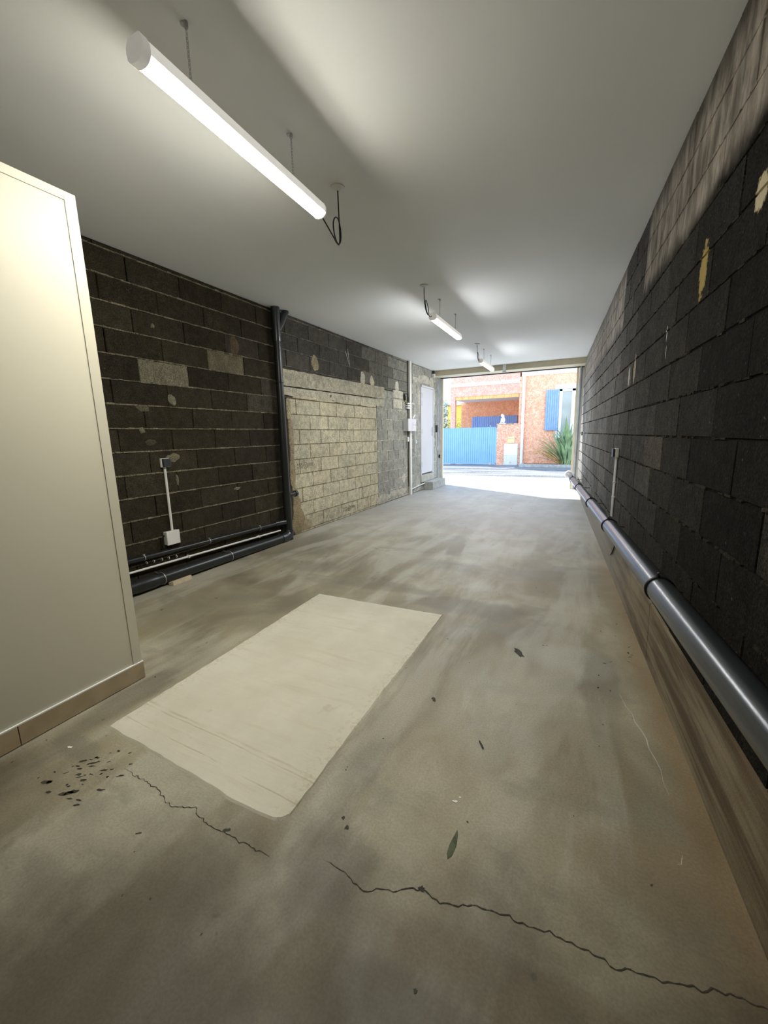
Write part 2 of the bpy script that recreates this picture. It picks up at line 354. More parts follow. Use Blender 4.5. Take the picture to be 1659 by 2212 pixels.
# ------------------------------------------------------------------ block walls
ZC = 2.871
def XL(y, n=0): return -3.535+n
def XR(y, n=0): return .579-.0707*y-n
class Wall:
    def __init__(s, X): s.b = MB(); s.X = X
    def P(s, y, z, n): return (s.X(y, n), y, z)
    def quad(s, y0, y1, z0, z1, n, col):
        s.b.face([s.P(y0,z0,n), s.P(y1,z0,n), s.P(y1,z1,n), s.P(y0,z1,n)], col)
    def lump(s, y0, y1, z0, z1, nb, nf, ch, col):
        jy = lambda: rnd.uniform(-.0015, .0015)
        o = [(y0,z0),(y1,z0),(y1,z1),(y0,z1)]
        i = [(y0+ch+jy(),z0+ch+jy()),(y1-ch+jy(),z0+ch+jy()),(y1-ch+jy(),z1-ch+jy()),(y0+ch+jy(),z1-ch+jy())]
        vs = [s.P(a,b,nb) for a,b in o]+[s.P(a,b,nf) for a,b in i]
        s.b.mesh(vs, [(4,5,6,7),(0,1,5,4),(1,2,6,5),(2,3,7,6),(3,0,4,7)], col)
    def region(s, y0, y1, z0, z1, zo, pitch, off, colf, joint, gy=.004, gz=.007, bed=None, L=.5, step=.25, jit=.0, dep=.010, bp=1):
        s.quad(y0, y1, z0, z1, -dep, joint)
        k0 = int(math.floor((z0-zo)/pitch)); k1 = int(math.ceil((z1-zo)/pitch))
        for k in range(k0, k1):
            a = max(zo+k*pitch, z0)+gz/2; b = min(zo+(k+1)*pitch, z1)-gz/2
            if b-a < .012: continue
            o = off+(step if k % 2 else 0)
            j = math.floor((y0-o)/L); y = o+j*L
            while y < y1:
                yn = o+(j+1)*L+(rnd.uniform(-jit, jit) if jit else 0); j += 1
                c0 = max(y, y0)+gy/2*rnd.uniform(.6,1.6); c1 = min(yn, y1)-gy/2*rnd.uniform(.6,1.6)
                if c1-c0 > .03: s.lump(c0, c1, a, b, -dep, rnd.uniform(-.002,.002), .003, colf(k, (c0+c1)/2, (a+b)/2))
                y = yn
            if bed and zo+k*pitch > z0+.01:
                zz = zo+k*pitch; y = y0
                while y < y1:
                    w = rnd.uniform(.02, .07)
                    if rnd.random() > bp: y += w; continue
                    t_ = rnd.uniform(.35, 1)*bed[0]; dz = rnd.uniform(-.0015,.0015)
                    s.lump(y, min(y+w, y1), zz-gz/2-t_*.2+dz, zz+gz/2+t_*.4+dz, -dep, bed[1]*rnd.uniform(.5,1.3), .002, (lambda f_: tuple(q*f_ for q in bed[2]))(rnd.uniform(.65,1.15)))
                    y += w
def vary(c, a=.2):
    def f(k, y, z):
        s = rnd.uniform(1-a, 1+a); w = rnd.uniform(-.018, .018)
        return (c[0]*s*(1+w), c[1]*s, c[2]*s*(1-w))
    return f

wl = Wall(XL)
DK = (.034,.0285,.0195)
def colA(k, y, z):
    if abs(z-1.932) < .06 and 2.37 < y < 2.88: return (.16,.15,.11)
    if abs(z-2.132) < .06 and 3.10 < y < 3.61: return (.14,.125,.085)
    if abs(z-2.332) < .06 and 3.30 < y < 3.9: return (.05,.042,.032)
    if y > 3.85 and 1.7 < z < 2.1: return (.06,.054,.042)
    return vary(DK, .22)(k, y, z)
wl.region(-1.6, 4.17, 0, ZC, .032, .2, .12, colA, (.007,.0065,.0055), gy=.006, gz=.008, bed=(.016, .007, (.19,.17,.12)))
wl.region(4.17, 4.33, 0, 2.2, .032, .2, .12, vary((.05,.040,.029)), (.02,.017,.013), gz=.008, bed=(.008,.004,(.08,.07,.055)))
def colB(k, y, z): return vary((.062,.057,.049) if y < 6.4 else ((.125,.12,.105) if y < 7.4 else (.20,.197,.175)), .14)(k, y, z)
wl.region(4.17, 8.40, 2.19, ZC, .032, .2, .12, colB, (.02,.018,.015), gy=.006, gz=.008, bed=(.008,.004,(.18,.17,.14)))
infc = vary((.44,.405,.305), .08)
wl.region(4.33, 6.87, 0, 1.845, .032, .2, .03, infc, (.17,.145,.095), gy=.011, gz=.010, jit=.035, bed=(.007,.001,(.27,.235,.16)), dep=.009)
colC = vary((.285,.282,.255), .11)
wl.region(6.87, 8.40, 0, 2.19, .032, .2, .33, colC, (.50,.49,.44), gy=.012, gz=.012, bed=(.006,.003,(.55,.53,.46)))
wl.region(8.40, 10.45, 0, ZC, .032, .2, .12, vary((.33,.33,.30), .10), (.52,.51,.46), gy=.012, gz=.012, bed=(.006,.003,(.55,.53,.47)))
# pale reused blocks set among the grey ones
for (a, b, z0, z1) in ((7.62, 8.05, 1.87, 2.05), (7.60, 8.1, 2.07, 2.22)):
    wl.lump(a, b, z0, z1, -.01, .003, .004, (.46,.44,.37))
b = wl.b
# solid wall behind the block faces
b.box(-3.95, -3.545, -1.6, 10.45, 0, ZC, (.05,.05,.045))
wall_left = struct(b.build('wall_left', M_BLOCK))
# mortar dabs on the left wall
b = MB()
def blob(mb, X, y, z, ry, rz, th, col=None, seed=0, sgn=1, mi=0):
    r_ = random.Random(seed); n = 18; rim = []; mid = []
    ph = [r_.uniform(.72, 1.22) for _ in range(n)]
    for i in range(n):
        a = 2*math.pi*i/n; q = (ph[i]+ph[(i+1) % n])/2
        rim.append((X(y, .001), y+ry*q*math.cos(a), z+rz*q*math.sin(a))); mid.append((X(y, th*r_.uniform(.7,1)), y+ry*q*.6*math.cos(a), z+rz*q*.6*math.sin(a)))
    c = (X(y, th*.8), y, z)
    mb.mesh(rim+mid+[c], [(i, (i+1) % n, n+(i+1) % n, n+i) for i in range(n)]+[(n+i, n+(i+1) % n, 2*n) for i in range(n)], col, mi)
DABS = [(4.99, 2.36, .08, .11, (.27,.225,.14)), (6.37, 2.30, .09, .12, (.42,.40,.32)), (6.71, 2.28, .08, .10, (.45,.42,.32)), (7.79, 2.30, .10, .12, (.50,.49,.42)),
        (2.66, 1.70, .045, .05, (.36,.34,.25)), (2.60, 1.16, .07, .04, (.30,.27,.18)), (3.50, 2.33, .06, .11, (.20,.14,.09)), (2.33, 1.42, .03, .03, (.30,.28,.2)), (3.36,.77,.05,.02,(.3,.28,.22)), (2.40, 1.31,.06,.03,(.13,.11,.08)),
        (2.55,2.33,.02,.02,(.3,.28,.2)),(2.36,1.61,.06,.03,(.2,.18,.12)),(2.62, .95, .015,.06,(.28,.26,.19)),
        (8.80, 2.55, .16, .06, (.50,.48,.41)), (9.10, 2.57, .14, .09, (.50,.48,.40)), (9.45, 2.60, .30, .10, (.52,.50,.43)), (9.85, 2.58, .16, .12, (.50,.48,.41)), (10.05, 2.2, .07, .25, (.5,.48,.42)), (9.02, 2.1, .06, .25, (.48,.46,.38)),
        (7.05, .10, .35, .10, (.40,.38,.32)), (7.6, .14, .25, .07, (.42,.40,.34)), (8.0, .12, .25, .08, (.42,.40,.34)), (8.1, .42, .09, .10, (.48,.46,.40)), (8.9,.2,.1,.2,(.42,.41,.36)),
        (4.42, .18, .14, .20, (.24,.195,.12)), (4.40, .40, .09, .16, (.26,.21,.135)), (4.36, .9, .06, .25, (.27,.23,.15)), (4.37, 1.35, .05, .3, (.30,.25,.17)), (4.60,.1,.15,.09,(.30,.25,.17)), (4.35,1.7,.05,.15,(.33,.29,.2)),
        (5.0,1.86,.5,.025,(.45,.41,.30)), (5.9,1.86,.5,.02,(.42,.39,.29)), (6.6,1.86,.3,.03,(.48,.45,.34))]
for i, (y, z, ry, rz, c) in enumerate(DABS):
    if y < 3.9: c = tuple(q*.55 for q in c)
    blob(b, XL, y, z, ry, rz, .011 if ry < .2 else .008, c, i)
# bent iron tie stubs and a plaster streak left on the upper blocks
b.tube([(-3.53, 5.82, 2.66), (-3.525, 5.93, 2.45)], .006, 5, True, (.5,.48,.44)); b.tube([(-3.53, 5.90, 2.70), (-3.525, 5.93, 2.47)], .005, 5, True, (.5,.48,.44))
md = struct(b.build('mortar_dab', M_BLOCK, wall_left, True)); md['label'] = 'dabs of paler mortar and foam on the blocks'
# cast lintel over the walled-up opening
b = MB()
def strip(b, y0, y1, zt0, zt1, zb0, zb1, n, col, seg=40):
    r_ = random.Random(int(zt0*1000)); T = []; Bm = []
    for i in range(seg+1):
        u = i/seg; y = y0+(y1-y0)*u
        T.append((y, zt0+(zt1-zt0)*u+r_.uniform(-.004,.004))); Bm.append((y, zb0+(zb1-zb0)*u+r_.uniform(-.004,.004)))
    for i in range(seg):
        (ya, ta), (yb, tb) = T[i], T[i+1]; ba, bb = Bm[i][1], Bm[i+1][1]
        b.mesh([XYZ(ya,ba,n), XYZ(yb,bb,n), XYZ(yb,tb,n), XYZ(ya,ta,n), XYZ(ya,ba,-.02), XYZ(yb,bb,-.02), XYZ(yb,tb,-.02), XYZ(ya,ta,-.02)],
               [(0,1,2,3),(0,4,5,1),(3,2,6,7)]+([(0,3,7,4)] if i == 0 else [])+([(1,5,6,2)] if i == seg-1 else []), col)
def XYZ(y, z, n): return (XL(y, n), y, z)
strip(b, 4.19, 7.19, 2.19, 2.225, 1.985, 2.015, .010, (.36,.335,.265)); strip(b, 4.19, 7.19, 1.970, 2.000, 1.868, 1.872, .006, (.40,.375,.30))
blob(b, XL, 5.35, 1.93, .03, .025, .012, (.12,.10,.07), 5)
li = struct(b.build('lintel', M_BLOCK, wall_left)); li['label'] = 'pale board-marked concrete lintel over the walled-up opening'
# stamped maker marks pressed in two of the beige blocks
b = MB()
def stamp(b, y, z):
    n = .0035
    def bar(a0, a1, c0, c1): b.mesh([XYZ(y+a0,z+c0,n),XYZ(y+a1,z+c0,n),XYZ(y+a1,z+c1,n),XYZ(y+a0,z+c1,n)], [(0,1,2,3)])
    for i in range(3): bar(-.17+i*.045, -.145+i*.045, .008, .035); bar(-.165+i*.045, -.14+i*.045, -.035, -.008)
    pts = [XYZ(y+.02+.042*math.cos(a), z+.042*math.sin(a), .003) for a in [i*math.pi/8 for i in range(16)]]
    b.tube(pts, .0035, 4, closed=True); b.tube([XYZ(y-.01,z+.02,.003), XYZ(y+.015,z-.02,.003), XYZ(y+.05,z+.03,.003)], .0035, 4)
    for i in range(4): bar(.09+i*.03, .108+i*.03, -.015, .03)
stamp(b, 4.62, .94); stamp(b, 5.75, .14)
st = struct(b.build('block_stamp', plain('stamp_recess', (.20,.17,.11), .95), wall_left)); st['label'] = 'maker stamps pressed into two beige blocks'

# right wall
wr_ = Wall(XR)
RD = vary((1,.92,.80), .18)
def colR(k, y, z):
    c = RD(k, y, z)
    glare_tone = .012 if y < 2 else (.012+(y-2)*.022 if y < 4 else min(.056+(y-4)*.030, .20))  # sooty blocks paling towards the doorway: its glare is painted into the colour
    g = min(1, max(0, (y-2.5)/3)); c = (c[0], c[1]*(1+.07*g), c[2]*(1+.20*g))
    if .9 < z < 1.1 and 1.05 < y < 1.55: glare_tone *= 2.2
    if abs(z-1.19) < .08 and 2.76 < y < 3.26: glare_tone *= 1.9
    if abs(z-.99) < .08 and 3.0 < y < 3.5: glare_tone *= 1.7
    return tuple(q*glare_tone for q in c)
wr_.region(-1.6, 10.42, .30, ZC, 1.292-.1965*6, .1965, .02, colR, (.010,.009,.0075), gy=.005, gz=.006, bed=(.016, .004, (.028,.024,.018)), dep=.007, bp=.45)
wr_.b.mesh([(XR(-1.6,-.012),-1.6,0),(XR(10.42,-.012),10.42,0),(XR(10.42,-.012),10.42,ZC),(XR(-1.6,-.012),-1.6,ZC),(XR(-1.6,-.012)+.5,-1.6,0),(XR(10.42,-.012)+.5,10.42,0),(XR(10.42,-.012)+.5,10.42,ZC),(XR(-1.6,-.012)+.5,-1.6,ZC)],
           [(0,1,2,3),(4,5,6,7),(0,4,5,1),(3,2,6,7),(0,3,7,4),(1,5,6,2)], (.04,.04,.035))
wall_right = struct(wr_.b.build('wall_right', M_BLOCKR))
# cast footing under the blocks, in pours with open joints
b = MB()
ys = [-1.6, 2.62, 4.24, 6.3, 10.3]
for i in range(4):
    y0, y1 = ys[i]+.004, ys[i+1]-.004; seg = 14
    for j in range(seg):
        a = y0+(y1-y0)*j/seg; c = y0+(y1-y0)*(j+1)/seg; ht = lambda y: .40-.018*y
        vs = [(XR(a,.004), a, 0), (XR(c,.004), c, 0), (XR(c,.012), c, ht(c)), (XR(a,.012), a, ht(a)), (XR(a,-.02), a, ht(a)+.012), (XR(c,-.02), c, ht(c)+.012), (XR(a,-.02), a, 0), (XR(c,-.02), c, 0)]
        b.mesh(vs, [(0,1,2,3),(3,2,5,4)]+([(0,3,4,6)] if j == 0 else [])+([(1,7,5,2)] if j == seg-1 else []))
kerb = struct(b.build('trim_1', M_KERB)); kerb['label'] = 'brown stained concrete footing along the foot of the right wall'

# floor, ceiling, back wall
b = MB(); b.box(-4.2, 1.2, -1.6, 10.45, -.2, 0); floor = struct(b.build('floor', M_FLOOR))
b = MB(); b.box(-4.2, 1.2, -1.6, 10.46, ZC, ZC+.25); struct(b.build('ceiling', M_CEIL))
wb_ = MB(); wb_.box(-3.9, 1.2, -1.8, -1.6, 0, ZC, (.12,.11,.09)); struct(wb_.build('wall_back', M_BLOCK))
# wall over and beside the opening, outside face
b = MB()
b.box(-6.5, -3.95, 10.15, 10.45, 0, 3.3); b.box(-6.5, 3.0, 10.465, 10.60, 2.80, 3.4); b.box(.37, 3.0, 10.15, 10.45, 0, 3.3)
struct(b.build('wall_front', M_WALLW))

# floor cracks and stains
def ribbon(pts, w, seed, z=.0012, step=.012):
    r_ = random.Random(seed); out = []
    P = [Vector((p[0], p[1], 0)) for p in pts]
    for i in range(len(P)-1):
        L = (P[i+1]-P[i]).length; n = max(2, int(L/step)); d = (P[i+1]-P[i]).normalized(); nn = Vector((-d.y, d.x, 0))
        for j in range(n): out.append(P[i].lerp(P[i+1], j/n)+nn*r_.uniform(-.006, .006))
    out.append(P[-1]); mb = MB()
    for i in range(len(out)-1):
        d = (out[i+1]-out[i]).normalized(); nn = Vector((-d.y, d.x, 0)); e = min(i, len(out)-2-i)/8
        a = w*min(1, .3+e)*r_.uniform(.4, 1.3)/2; c = w*min(1, .3+e)*r_.uniform(.4, 1.3)/2
        mb.face([(*(out[i]-nn*a).xy, z), (*(out[i]+nn*a).xy, z), (*(out[i+1]+nn*c).xy, z), (*(out[i+1]-nn*c).xy, z)])
    return mb
ck = [(-1.627,.813),(-1.528,.808),(-1.408,.804),(-1.286,.774),(-1.208,.81),(-1.131,.786),(-.996,.785),(-.876,.79),(-.827,.8)]
o = struct(ribbon(ck, .0028, 3).build('floor_crack', M_CRACK, floor)); o['label'] = 'thin crack beside the pale slab corner'
ck = [(-.671,.863),(-.62,.862),(-.575,.847),(-.513,.838),(-.443,.867),(-.358,.914),(-.283,.903),(-.198,.937),(-.123,.954),(-.061,.953),(.008,.963),(.087,.962),(.149,.955),(.22,.975),(.278,.978),(.356,1.006),(.428,1.019),(.50,1.03)]
o = struct(ribbon(ck, .0034, 4).build('floor_crack', M_CRACK, floor)); o['label'] = 'longer crack running to the right wall'
b = MB()
def fblob(mb, x, y, rx, ry, ang, seed, z=.001):
    r_ = random.Random(seed); n = 12; pts = []
    for i in range(n):
        a = 2*math.pi*i/n; q = r_.uniform(.6, 1.3); u = rx*q*math.cos(a); v = ry*q*math.sin(a)
        pts.append((x+u*math.cos(ang)-v*math.sin(ang), y+u*math.sin(ang)+v*math.cos(ang), z))
    mb.face(pts)
for i in range(34):
    x = rnd.gauss(-1.74, .07); y = rnd.gauss(.735, .055); fblob(b, x, y, rnd.uniform(.004, .016), rnd.uniform(.002, .006), rnd.uniform(.1, 1.0), i)
for (x, y, rx, ry) in ((-1.716,.637,.026,.010),(-1.700,.655,.022,.008),(-1.846,.635,.020,.010),(-1.835,.64,.012,.008),(-1.78,.77,.02,.006),(-1.83,.76,.018,.006),(-1.62,.63,.014,.004),(-1.30,.66,.010,.003),
                       (-.617,1.761,.010,.018),(-.327,1.556,.006,.03),(-.66,.985,.010,.008),(-.69,1.01,.008,.008),(-.296,2.405,.02,.05),(-.358,.914,.010,.008),(-1.03,.80,.015,.006)):
    fblob(b, x, y, rx, ry, .6, int(x*100) % 97)
for i in range(60):
    fblob(b, rnd.uniform(-2.2, .4), rnd.uniform(.5, 4.2), rnd.uniform(.002, .006), rnd.uniform(.002, .005), rnd.uniform(0, 3), i+200)
for i in range(14): fblob(b, rnd.uniform(.12, .34), rnd.uniform(2.2, 3.3), rnd.uniform(.004,.014), rnd.uniform(.002,.005), rnd.uniform(0,3), i+400)
o = struct(b.build('oil_spot', M_OIL, floor)); o['label'] = 'dark dried oil spots'
b = MB(); b.face([(-.313,1.139,.0013),(-.306,1.12,.0013),(-.300,1.08,.0013),(-.305,1.045,.0013),(-.314,1.03,.0013),(-.322,1.045,.0013),(-.322,1.08,.0013),(-.316,1.12,.0013)])
o = struct(b.build('green_smear', M_GREEN, floor)); o['label'] = 'green pointed smear'
b = MB(); 
for (x, y, a, c) in ((-1.97,.78,.012,.007), (-.352,1.24,.010,.005), (-.34,1.265,.004,.003)): fblob(b, x, y, a, c, .3, int(-x*50), .0018)
struct(b.build('paint_chip', M_STONE, floor))
b = MB()
for pts in ([(.23,2.2),(.30,1.95),(.345,1.72),(.355,1.60)], [(.355,1.36),(.352,1.335),(.335,1.32)]):
    rb = ribbon(pts, .006, 9, .0011, .05); b.mesh(rb.v, rb.f)
o = struct(b.build('chalk_scratch', plain('pale_scratch', (.45,.43,.37), .8), floor)); o['label'] = 'pale curved scratches'

# ------------------------------------------------------------------ cement slab
ol = [(-1.984,2.699),(-1.45,2.705),(-.884,2.724),(-.877,2.2),(-.876,1.7),(-.872,1.3),(-.865,.99),(-.868,.93),(-.885,.905),(-.91,.895),(-1.10,.885),(-1.26,.90),(-1.40,.905),(-1.60,.915),(-1.80,.922),(-1.945,.927),(-1.955,1.4),(-1.965,1.9),(-1.975,2.3)]
pts = []
for i in range(len(ol)):
    a, c = Vector(ol[i]), Vector(ol[(i+1) % len(ol)]); n = max(1, int((c-a).length/.035))
    for j in range(n):
        p = a.lerp(c, j/n); pts.append((p.x+rnd.uniform(-.003,.003), p.y+rnd.uniform(-.003,.003)))
n = len(pts); cx, cy = -1.42, 1.8
ins = [(x+(cx-x)/max(.01, math.hypot(cx-x, cy-y))*.008, y+(cy-y)/max(.01, math.hypot(cx-x, cy-y))*.008) for x, y in pts]
b = MB(); b.mesh([(x,y,0) for x,y in pts]+[(x,y,.006) for x,y in ins], [(i,(i+1)%n,n+(i+1)%n,n+i) for i in range(n)]+[tuple(range(n,2*n)), tuple(range(n-1,-1,-1))])
slab = b.build('cement_slab', M_SLAB); tag(slab, 'pale cream rectangle of fresh cement on the grey garage floor', 'cement slab')
# ------------------------------------------------------------------ partition box on the left
XP = -2.19
wp = MB(); wp.box(-3.53, XP, -1.6, 1.262, 0, 2.44); wpo = struct(wp.build('wall_partition', M_PANEL))
wpo['label'] = 'cream white partition wall stopping short of the ceiling'
b = MB(); b.box(XP-.02, XP+.004, 1.218, 1.266, .10, 2.444); b.box(XP-.02, XP+.004, -1.6, 1.218, 2.405, 2.444); b.box(-3.53, XP+.004, 1.262, 1.266, .1, 2.444)
o = struct(b.build('corner_trim', M_TRIM, wpo, bevel=.002)); o['label'] = 'smooth cream edge strip'
bb = empty('baseboard_left', (XP, .5, 0), kind='structure')
tw = .58; y1 = 1.272; i = 0
while y1 > -1.5:
    b = MB(); b.box(XP, XP+.010, max(y1-tw, -1.6)+.002, y1-.001, .003, .098); o = struct(b.build('skirting_tile', M_TILE, bb, bevel=.0015, off=(XP, .5, 0))); y1 -= tw
b = MB(); b.box(XP-.001, XP+.006, -1.6, 1.268, .0, .094); struct(b.build('grout_line', M_GROUT, bb, off=(XP, .5, 0)))
b = MB(); b.box(XP-.001, XP+.010, -1.6, 1.270, .098, .104); struct(b.build('white_bead', M_RAIL, bb, off=(XP, .5, 0)))

# ------------------------------------------------------------------ ceiling lights
HP = [(-.0375,-.001),(-.041,.002),(-.039,.030),(-.028,.050),(.028,.050),(.039,.030),(.041,.002),(.0375,-.001)]
DP = [(.0370,.001),(.0355,-.007),(.027,-.016),(.012,-.021),(-.012,-.021),(-.027,-.016),(-.0355,-.007),(-.0370,.001)]
CP = [(-.043,.012),(-.042,.030),(-.029,.053),(.029,.053),(.042,.030),(.043,.012),(.040,-.007),(.029,-.018),(.012,-.024),(-.012,-.024),(-.029,-.018),(-.040,-.007)]
CAPF = [(a*.98, b_*.98) for a, b_ in CP]
def chain_mb(x, y, z0, z1, sp=.05):
    b = MB(); n = int((z1-z0-.03)/.017)
    for s in (-1, 1): b.tube([(x, y+s*sp, z0-.012), (x, y, z0+.035)], .0013, 5)
    k = int((z1-z0-.035)/.014)
    for i in range(k):
        z = z0+.035+i*.014+.007; pts = []
        for j in range(10):
            a = 2*math.pi*j/10; u = .0045*math.cos(a); v = .0105*math.sin(a)
            pts.append((x+(u if i % 2 else 0), y+(0 if i % 2 else u), z+v))
        b.tube(pts, .0012, 4, closed=True)
    return b
def make_lamp(label, base, y0, y1, chains, rose, flip, led, slope=-.045, cable=None):
    X0, Y0, Z0 = base      # Z0 = seam height
    t = empty('tube_light', base, label, 'ceiling light', 'suspended tube lights')
    L0, L1 = y0, y1; q = lambda y: (slope*y, y, 0)
    v = lambda y, dz=0: (slope*y, y, dz)
    b = MB(); b.extr(HP, v(L0+.02), v(L1-.004), (1,0,0), (0,0,1)); b.build('housing', M_HOUS, t, True)
    b = MB(); b.extr(DP, v(L0+.03), v(L1-.0105), (1,0,0), (0,0,1)); b.build('diffuser', led, t, True)
    for s, (a, c) in enumerate(((L0, L0+.03), (L1-.010, L1))):
        b = MB(); b.extr(CP if s == 0 else CAPF, v(a), v(c), (1,0,0), (0,0,1))
        if (s == 0) != flip: b.tube([v(a-.018 if s == 0 else c+.018, .015), v(a if s == 0 else c, .015)], .011, 10)
        b.build('end_cap', M_CAP, t, True)
    for y in chains:
        ch = chain_mb(slope*y, y, .05, ZC-Z0-.012).build('chain', M_STEEL, t, False)
        b = MB(); b.tube([(slope*y, y, ZC-Z0-.02), (slope*y, y, ZC-Z0)], .008, 10); b.tube([(slope*y-.012, y, ZC-Z0-.005),(slope*y-.012,y,ZC-Z0)], .012, 12)
        b.build('hook_anchor', M_DSTEEL, ch, True)
    b = MB(); rx, ry = rose; h = ZC-Z0
    b.tube([(rx,ry,h-.022),(rx,ry,h-.016),(rx,ry,h-.010),(rx,ry,h-.008),(rx,ry,h)], [.010,.022,.036,.045,.045], 24); b.build('ceiling_rose', M_WPVC, t, True)
    b = MB(); b.tube(smooth_path(cable, 8), .0042, 8); b.build('cable', M_BLACK, t, True)
    return t
Zs = 2.606
c1 = [(-.043,1.20,.012),(-.050,1.28,-.015),(-.058,1.38,-.055),(-.064,1.435,-.072),(-.066,1.475,-.045),(-.064,1.478,.02),(-.050,1.43,.062),(-.040,1.375,.045),(-.040,1.355,.0),(-.050,1.385,-.055),(-.062,1.44,-.076),(-.070,1.472,-.045),(-.071,1.476,.03),(-.070,1.472,.15),(-.070,1.47,.245)]
make_lamp('longest-looking lit tube light nearest the camera, above the cement slab', (-1.440, 1.0, Zs), .095, 1.225, (.33, .97), (-.070, 1.47), True, M_LED, slope=-.035, cable=c1)
def cabN(r):
    ry = r[1]; x = r[0]
    return [(0,-.015,.015),(x*.35,-.06,-.004),(x*.6,ry+.085,.02),(x*.9,ry+.035,.10),(x,ry+.055,.135),(x*.9,ry+.105,.10),(x*.7,ry+.135,.03),(x*.6,ry+.105,.0),(x*.75,ry+.045,.035),(x,ry+.018,.10),(x,ry+.004,.16),(x,ry,.255)]
l2 = make_lamp('middle one of three lit tube lights, black cable loop at its near end', (-1.635, 4.585, Zs), 0, 1.12, (.27, .94), (-.008, -.235), False, M_LEDF, slope=-.015, cable=cabN((-.008,-.235)))
l3 = copy_tree(l2); l3.location = (-1.825, 7.70, Zs-.004)
l3['label'] = 'smallest and farthest lit tube light, hanging by the beige door header'

# ------------------------------------------------------------------ pipes on the right wall
RP = .055
def rp(y): return Vector((.520-.084*y, y, .674-.030*y))
t = empty('drain_pipe', rp(5), 'thick glossy grey drain pipe running along the right wall', 'pipe')
def loc(p, o): return tuple(Vector(p)-Vector(o))
O = rp(5)
b = MB(); b.tube([loc(rp(y), O) for y in (-1.55, 1, 3, 4.05)], RP, 40); b.build('pipe_length', M_GPIPE, t, True)
b = MB(); b.tube([loc(rp(y), O) for y in (4.05, 6, 8, 10.16)], RP-.0015, 40); b.build('pipe_length', M_GPIPE, t, True)
b = MB(); P = [rp(10.08), rp(10.10), rp(10.14), rp(10.16)]; b.tube([loc(p, O) for p in P], [.075,.088,.088,.07], 32); o = b.build('end_flange', M_RAIL, t, True); o['label'] = 'white flange at the street end'
for y in (2.13, 3.72, 5.15, 7.0, 8.6):
    b = MB(); c = rp(y); d = (rp(y+1)-rp(y)).normalized(); ux = d.cross(Vector((0,0,1))).normalized(); uz = ux.cross(d)
    for s in (-.004, .004):
        pts = [c+d*s+(ux*math.cos(a)+uz*math.sin(a))*(RP+.003) for a in [2*math.pi*i/28 for i in range(28)]]
        b.tube([loc(p, O) for p in pts], .0042, 8, closed=True)
    top = c+uz*(RP+.009)-ux*.012
    b.tube([loc(top-uz*.006, O), loc(top+uz*.006, O)], .009, 10); b.tube([loc(top+uz*.006, O), loc(top+uz*.012, O)], .0055, 6)
    w = Vector((XR(y), y, c.z)); b.tube([loc(c+(w-c).normalized()*RP, O), loc(w, O)], .005, 8)
    o = b.build('pipe_clamp', M_BLACK, t, True)
    b = MB(); b.tube([loc(top+uz*.012, O), loc(top+uz*.016, O)], .0045, 8); b.build('screw', M_STEEL, o, True)
b = MB(); P = [rp(3.80)+Vector((.01,0,-.06)), Vector((XR(3.95,.03),3.97,.36)), Vector((XR(4.1,.02),4.12,.24)), Vector((XR(4.2,.02),4.20,.19))]
b.tube([loc(p, O) for p in smooth_path(P, 6)], .006, 8); b.build('hanging_strap', M_BLACK, t, True)

# sockets on the right wall
def rsocket(y, z, label, w=.085, h=.085, d=.05, conduit=True, mat=M_CHAR):
    x = XR(y)-.001; t = empty('wall_socket', (x, y, z), label, 'socket')
    an = math.atan(.0707)
    R = Matrix.Rotation(an, 4, 'Z')
    t.rotation_euler = (0, 0, an)
    b = MB(); b.box(-d*.6, 0, -w/2, w/2, -h/2, h/2); b.build('box', M_GREYP, t, bevel=.004)
    b = MB(); b.box(-d, -d*.6, -w/2+.003, w/2-.003, -h/2+.003, h/2-.003); b.build('cover', mat, t, bevel=.006)
    b = MB(); b.box(-d-.002, -d+.002, -w/2+.012, w/2-.012, h/2-.014, h/2-.010); b.build('hinge_line', M_BLACK, t)
    if conduit:
        zb = .52-z
        b = MB(); b.tube([(-.014, .010, -h/2), (-.014, .010, zb)], .0085, 14); b.build('conduit', M_GREYP, t, True)
        b = MB(); b.tube([(-.010, -.018, -h/2), (-.010, -.018, zb)], .0075, 12); b.build('conduit', M_GREYP, t, True)
        for zz in (-.28, -.42):
            b = MB(); b.box(-.026, 0, -.030, -.006, zz, zz+.012); b.build('conduit_clip', M_WPVC, t, bevel=.001)
    return t
rsocket(4.40, 1.125, 'dark square socket with two conduits below it on the right wall')
rsocket(9.1, 1.285, 'small dark box on the right wall close to the street opening', .09, .08, .05, False)

# ------------------------------------------------------------------ pipes on the left wall
PX, PY = -3.465, 4.115
t = empty('soil_stack', (PX, PY, 0), 'tall black vertical pipe standing against the left wall from floor to ceiling', 'pipe')
b = MB(); b.tube([(0,.005,.60),(0,.008,1.5),(0,.012,2.50)], .0475, 32); b.build('pipe_length', M_PIPE, t, True)
b = MB(); b.tube([(0,.012,2.48),(0,.012,2.50),(0,.015,ZC)], [.050,.053,.053], 32); b.tube([(0,.03,2.60),(.0,.10,2.70),(0,.21,ZC+.0)], [.035,.042,.042], 24); o = b.build('branch_fitting', M_GPIPE, t, True); o['label'] = 'grey Y fitting with a branch rising into the ceiling'
b = MB(); b.tube([(0,.005,.60),(0,.005,.62),(0,0,.30),(0,0,.0)], [.050,.053,.053,.053], 32); b.tube([(0,.0,.42),(0,0,.44)], [.056,.056], 32); b.build('base_fitting', M_PIPE, t, True)
b = MB(); b.tube([(.02,.03,.585),(.025,.135,.595)], .034, 20); b.tube([(.025,.135,.595),(.025,.170,.597)], .042, 20); b.build('capped_stub', M_GPIPE, t, True)
b = MB()
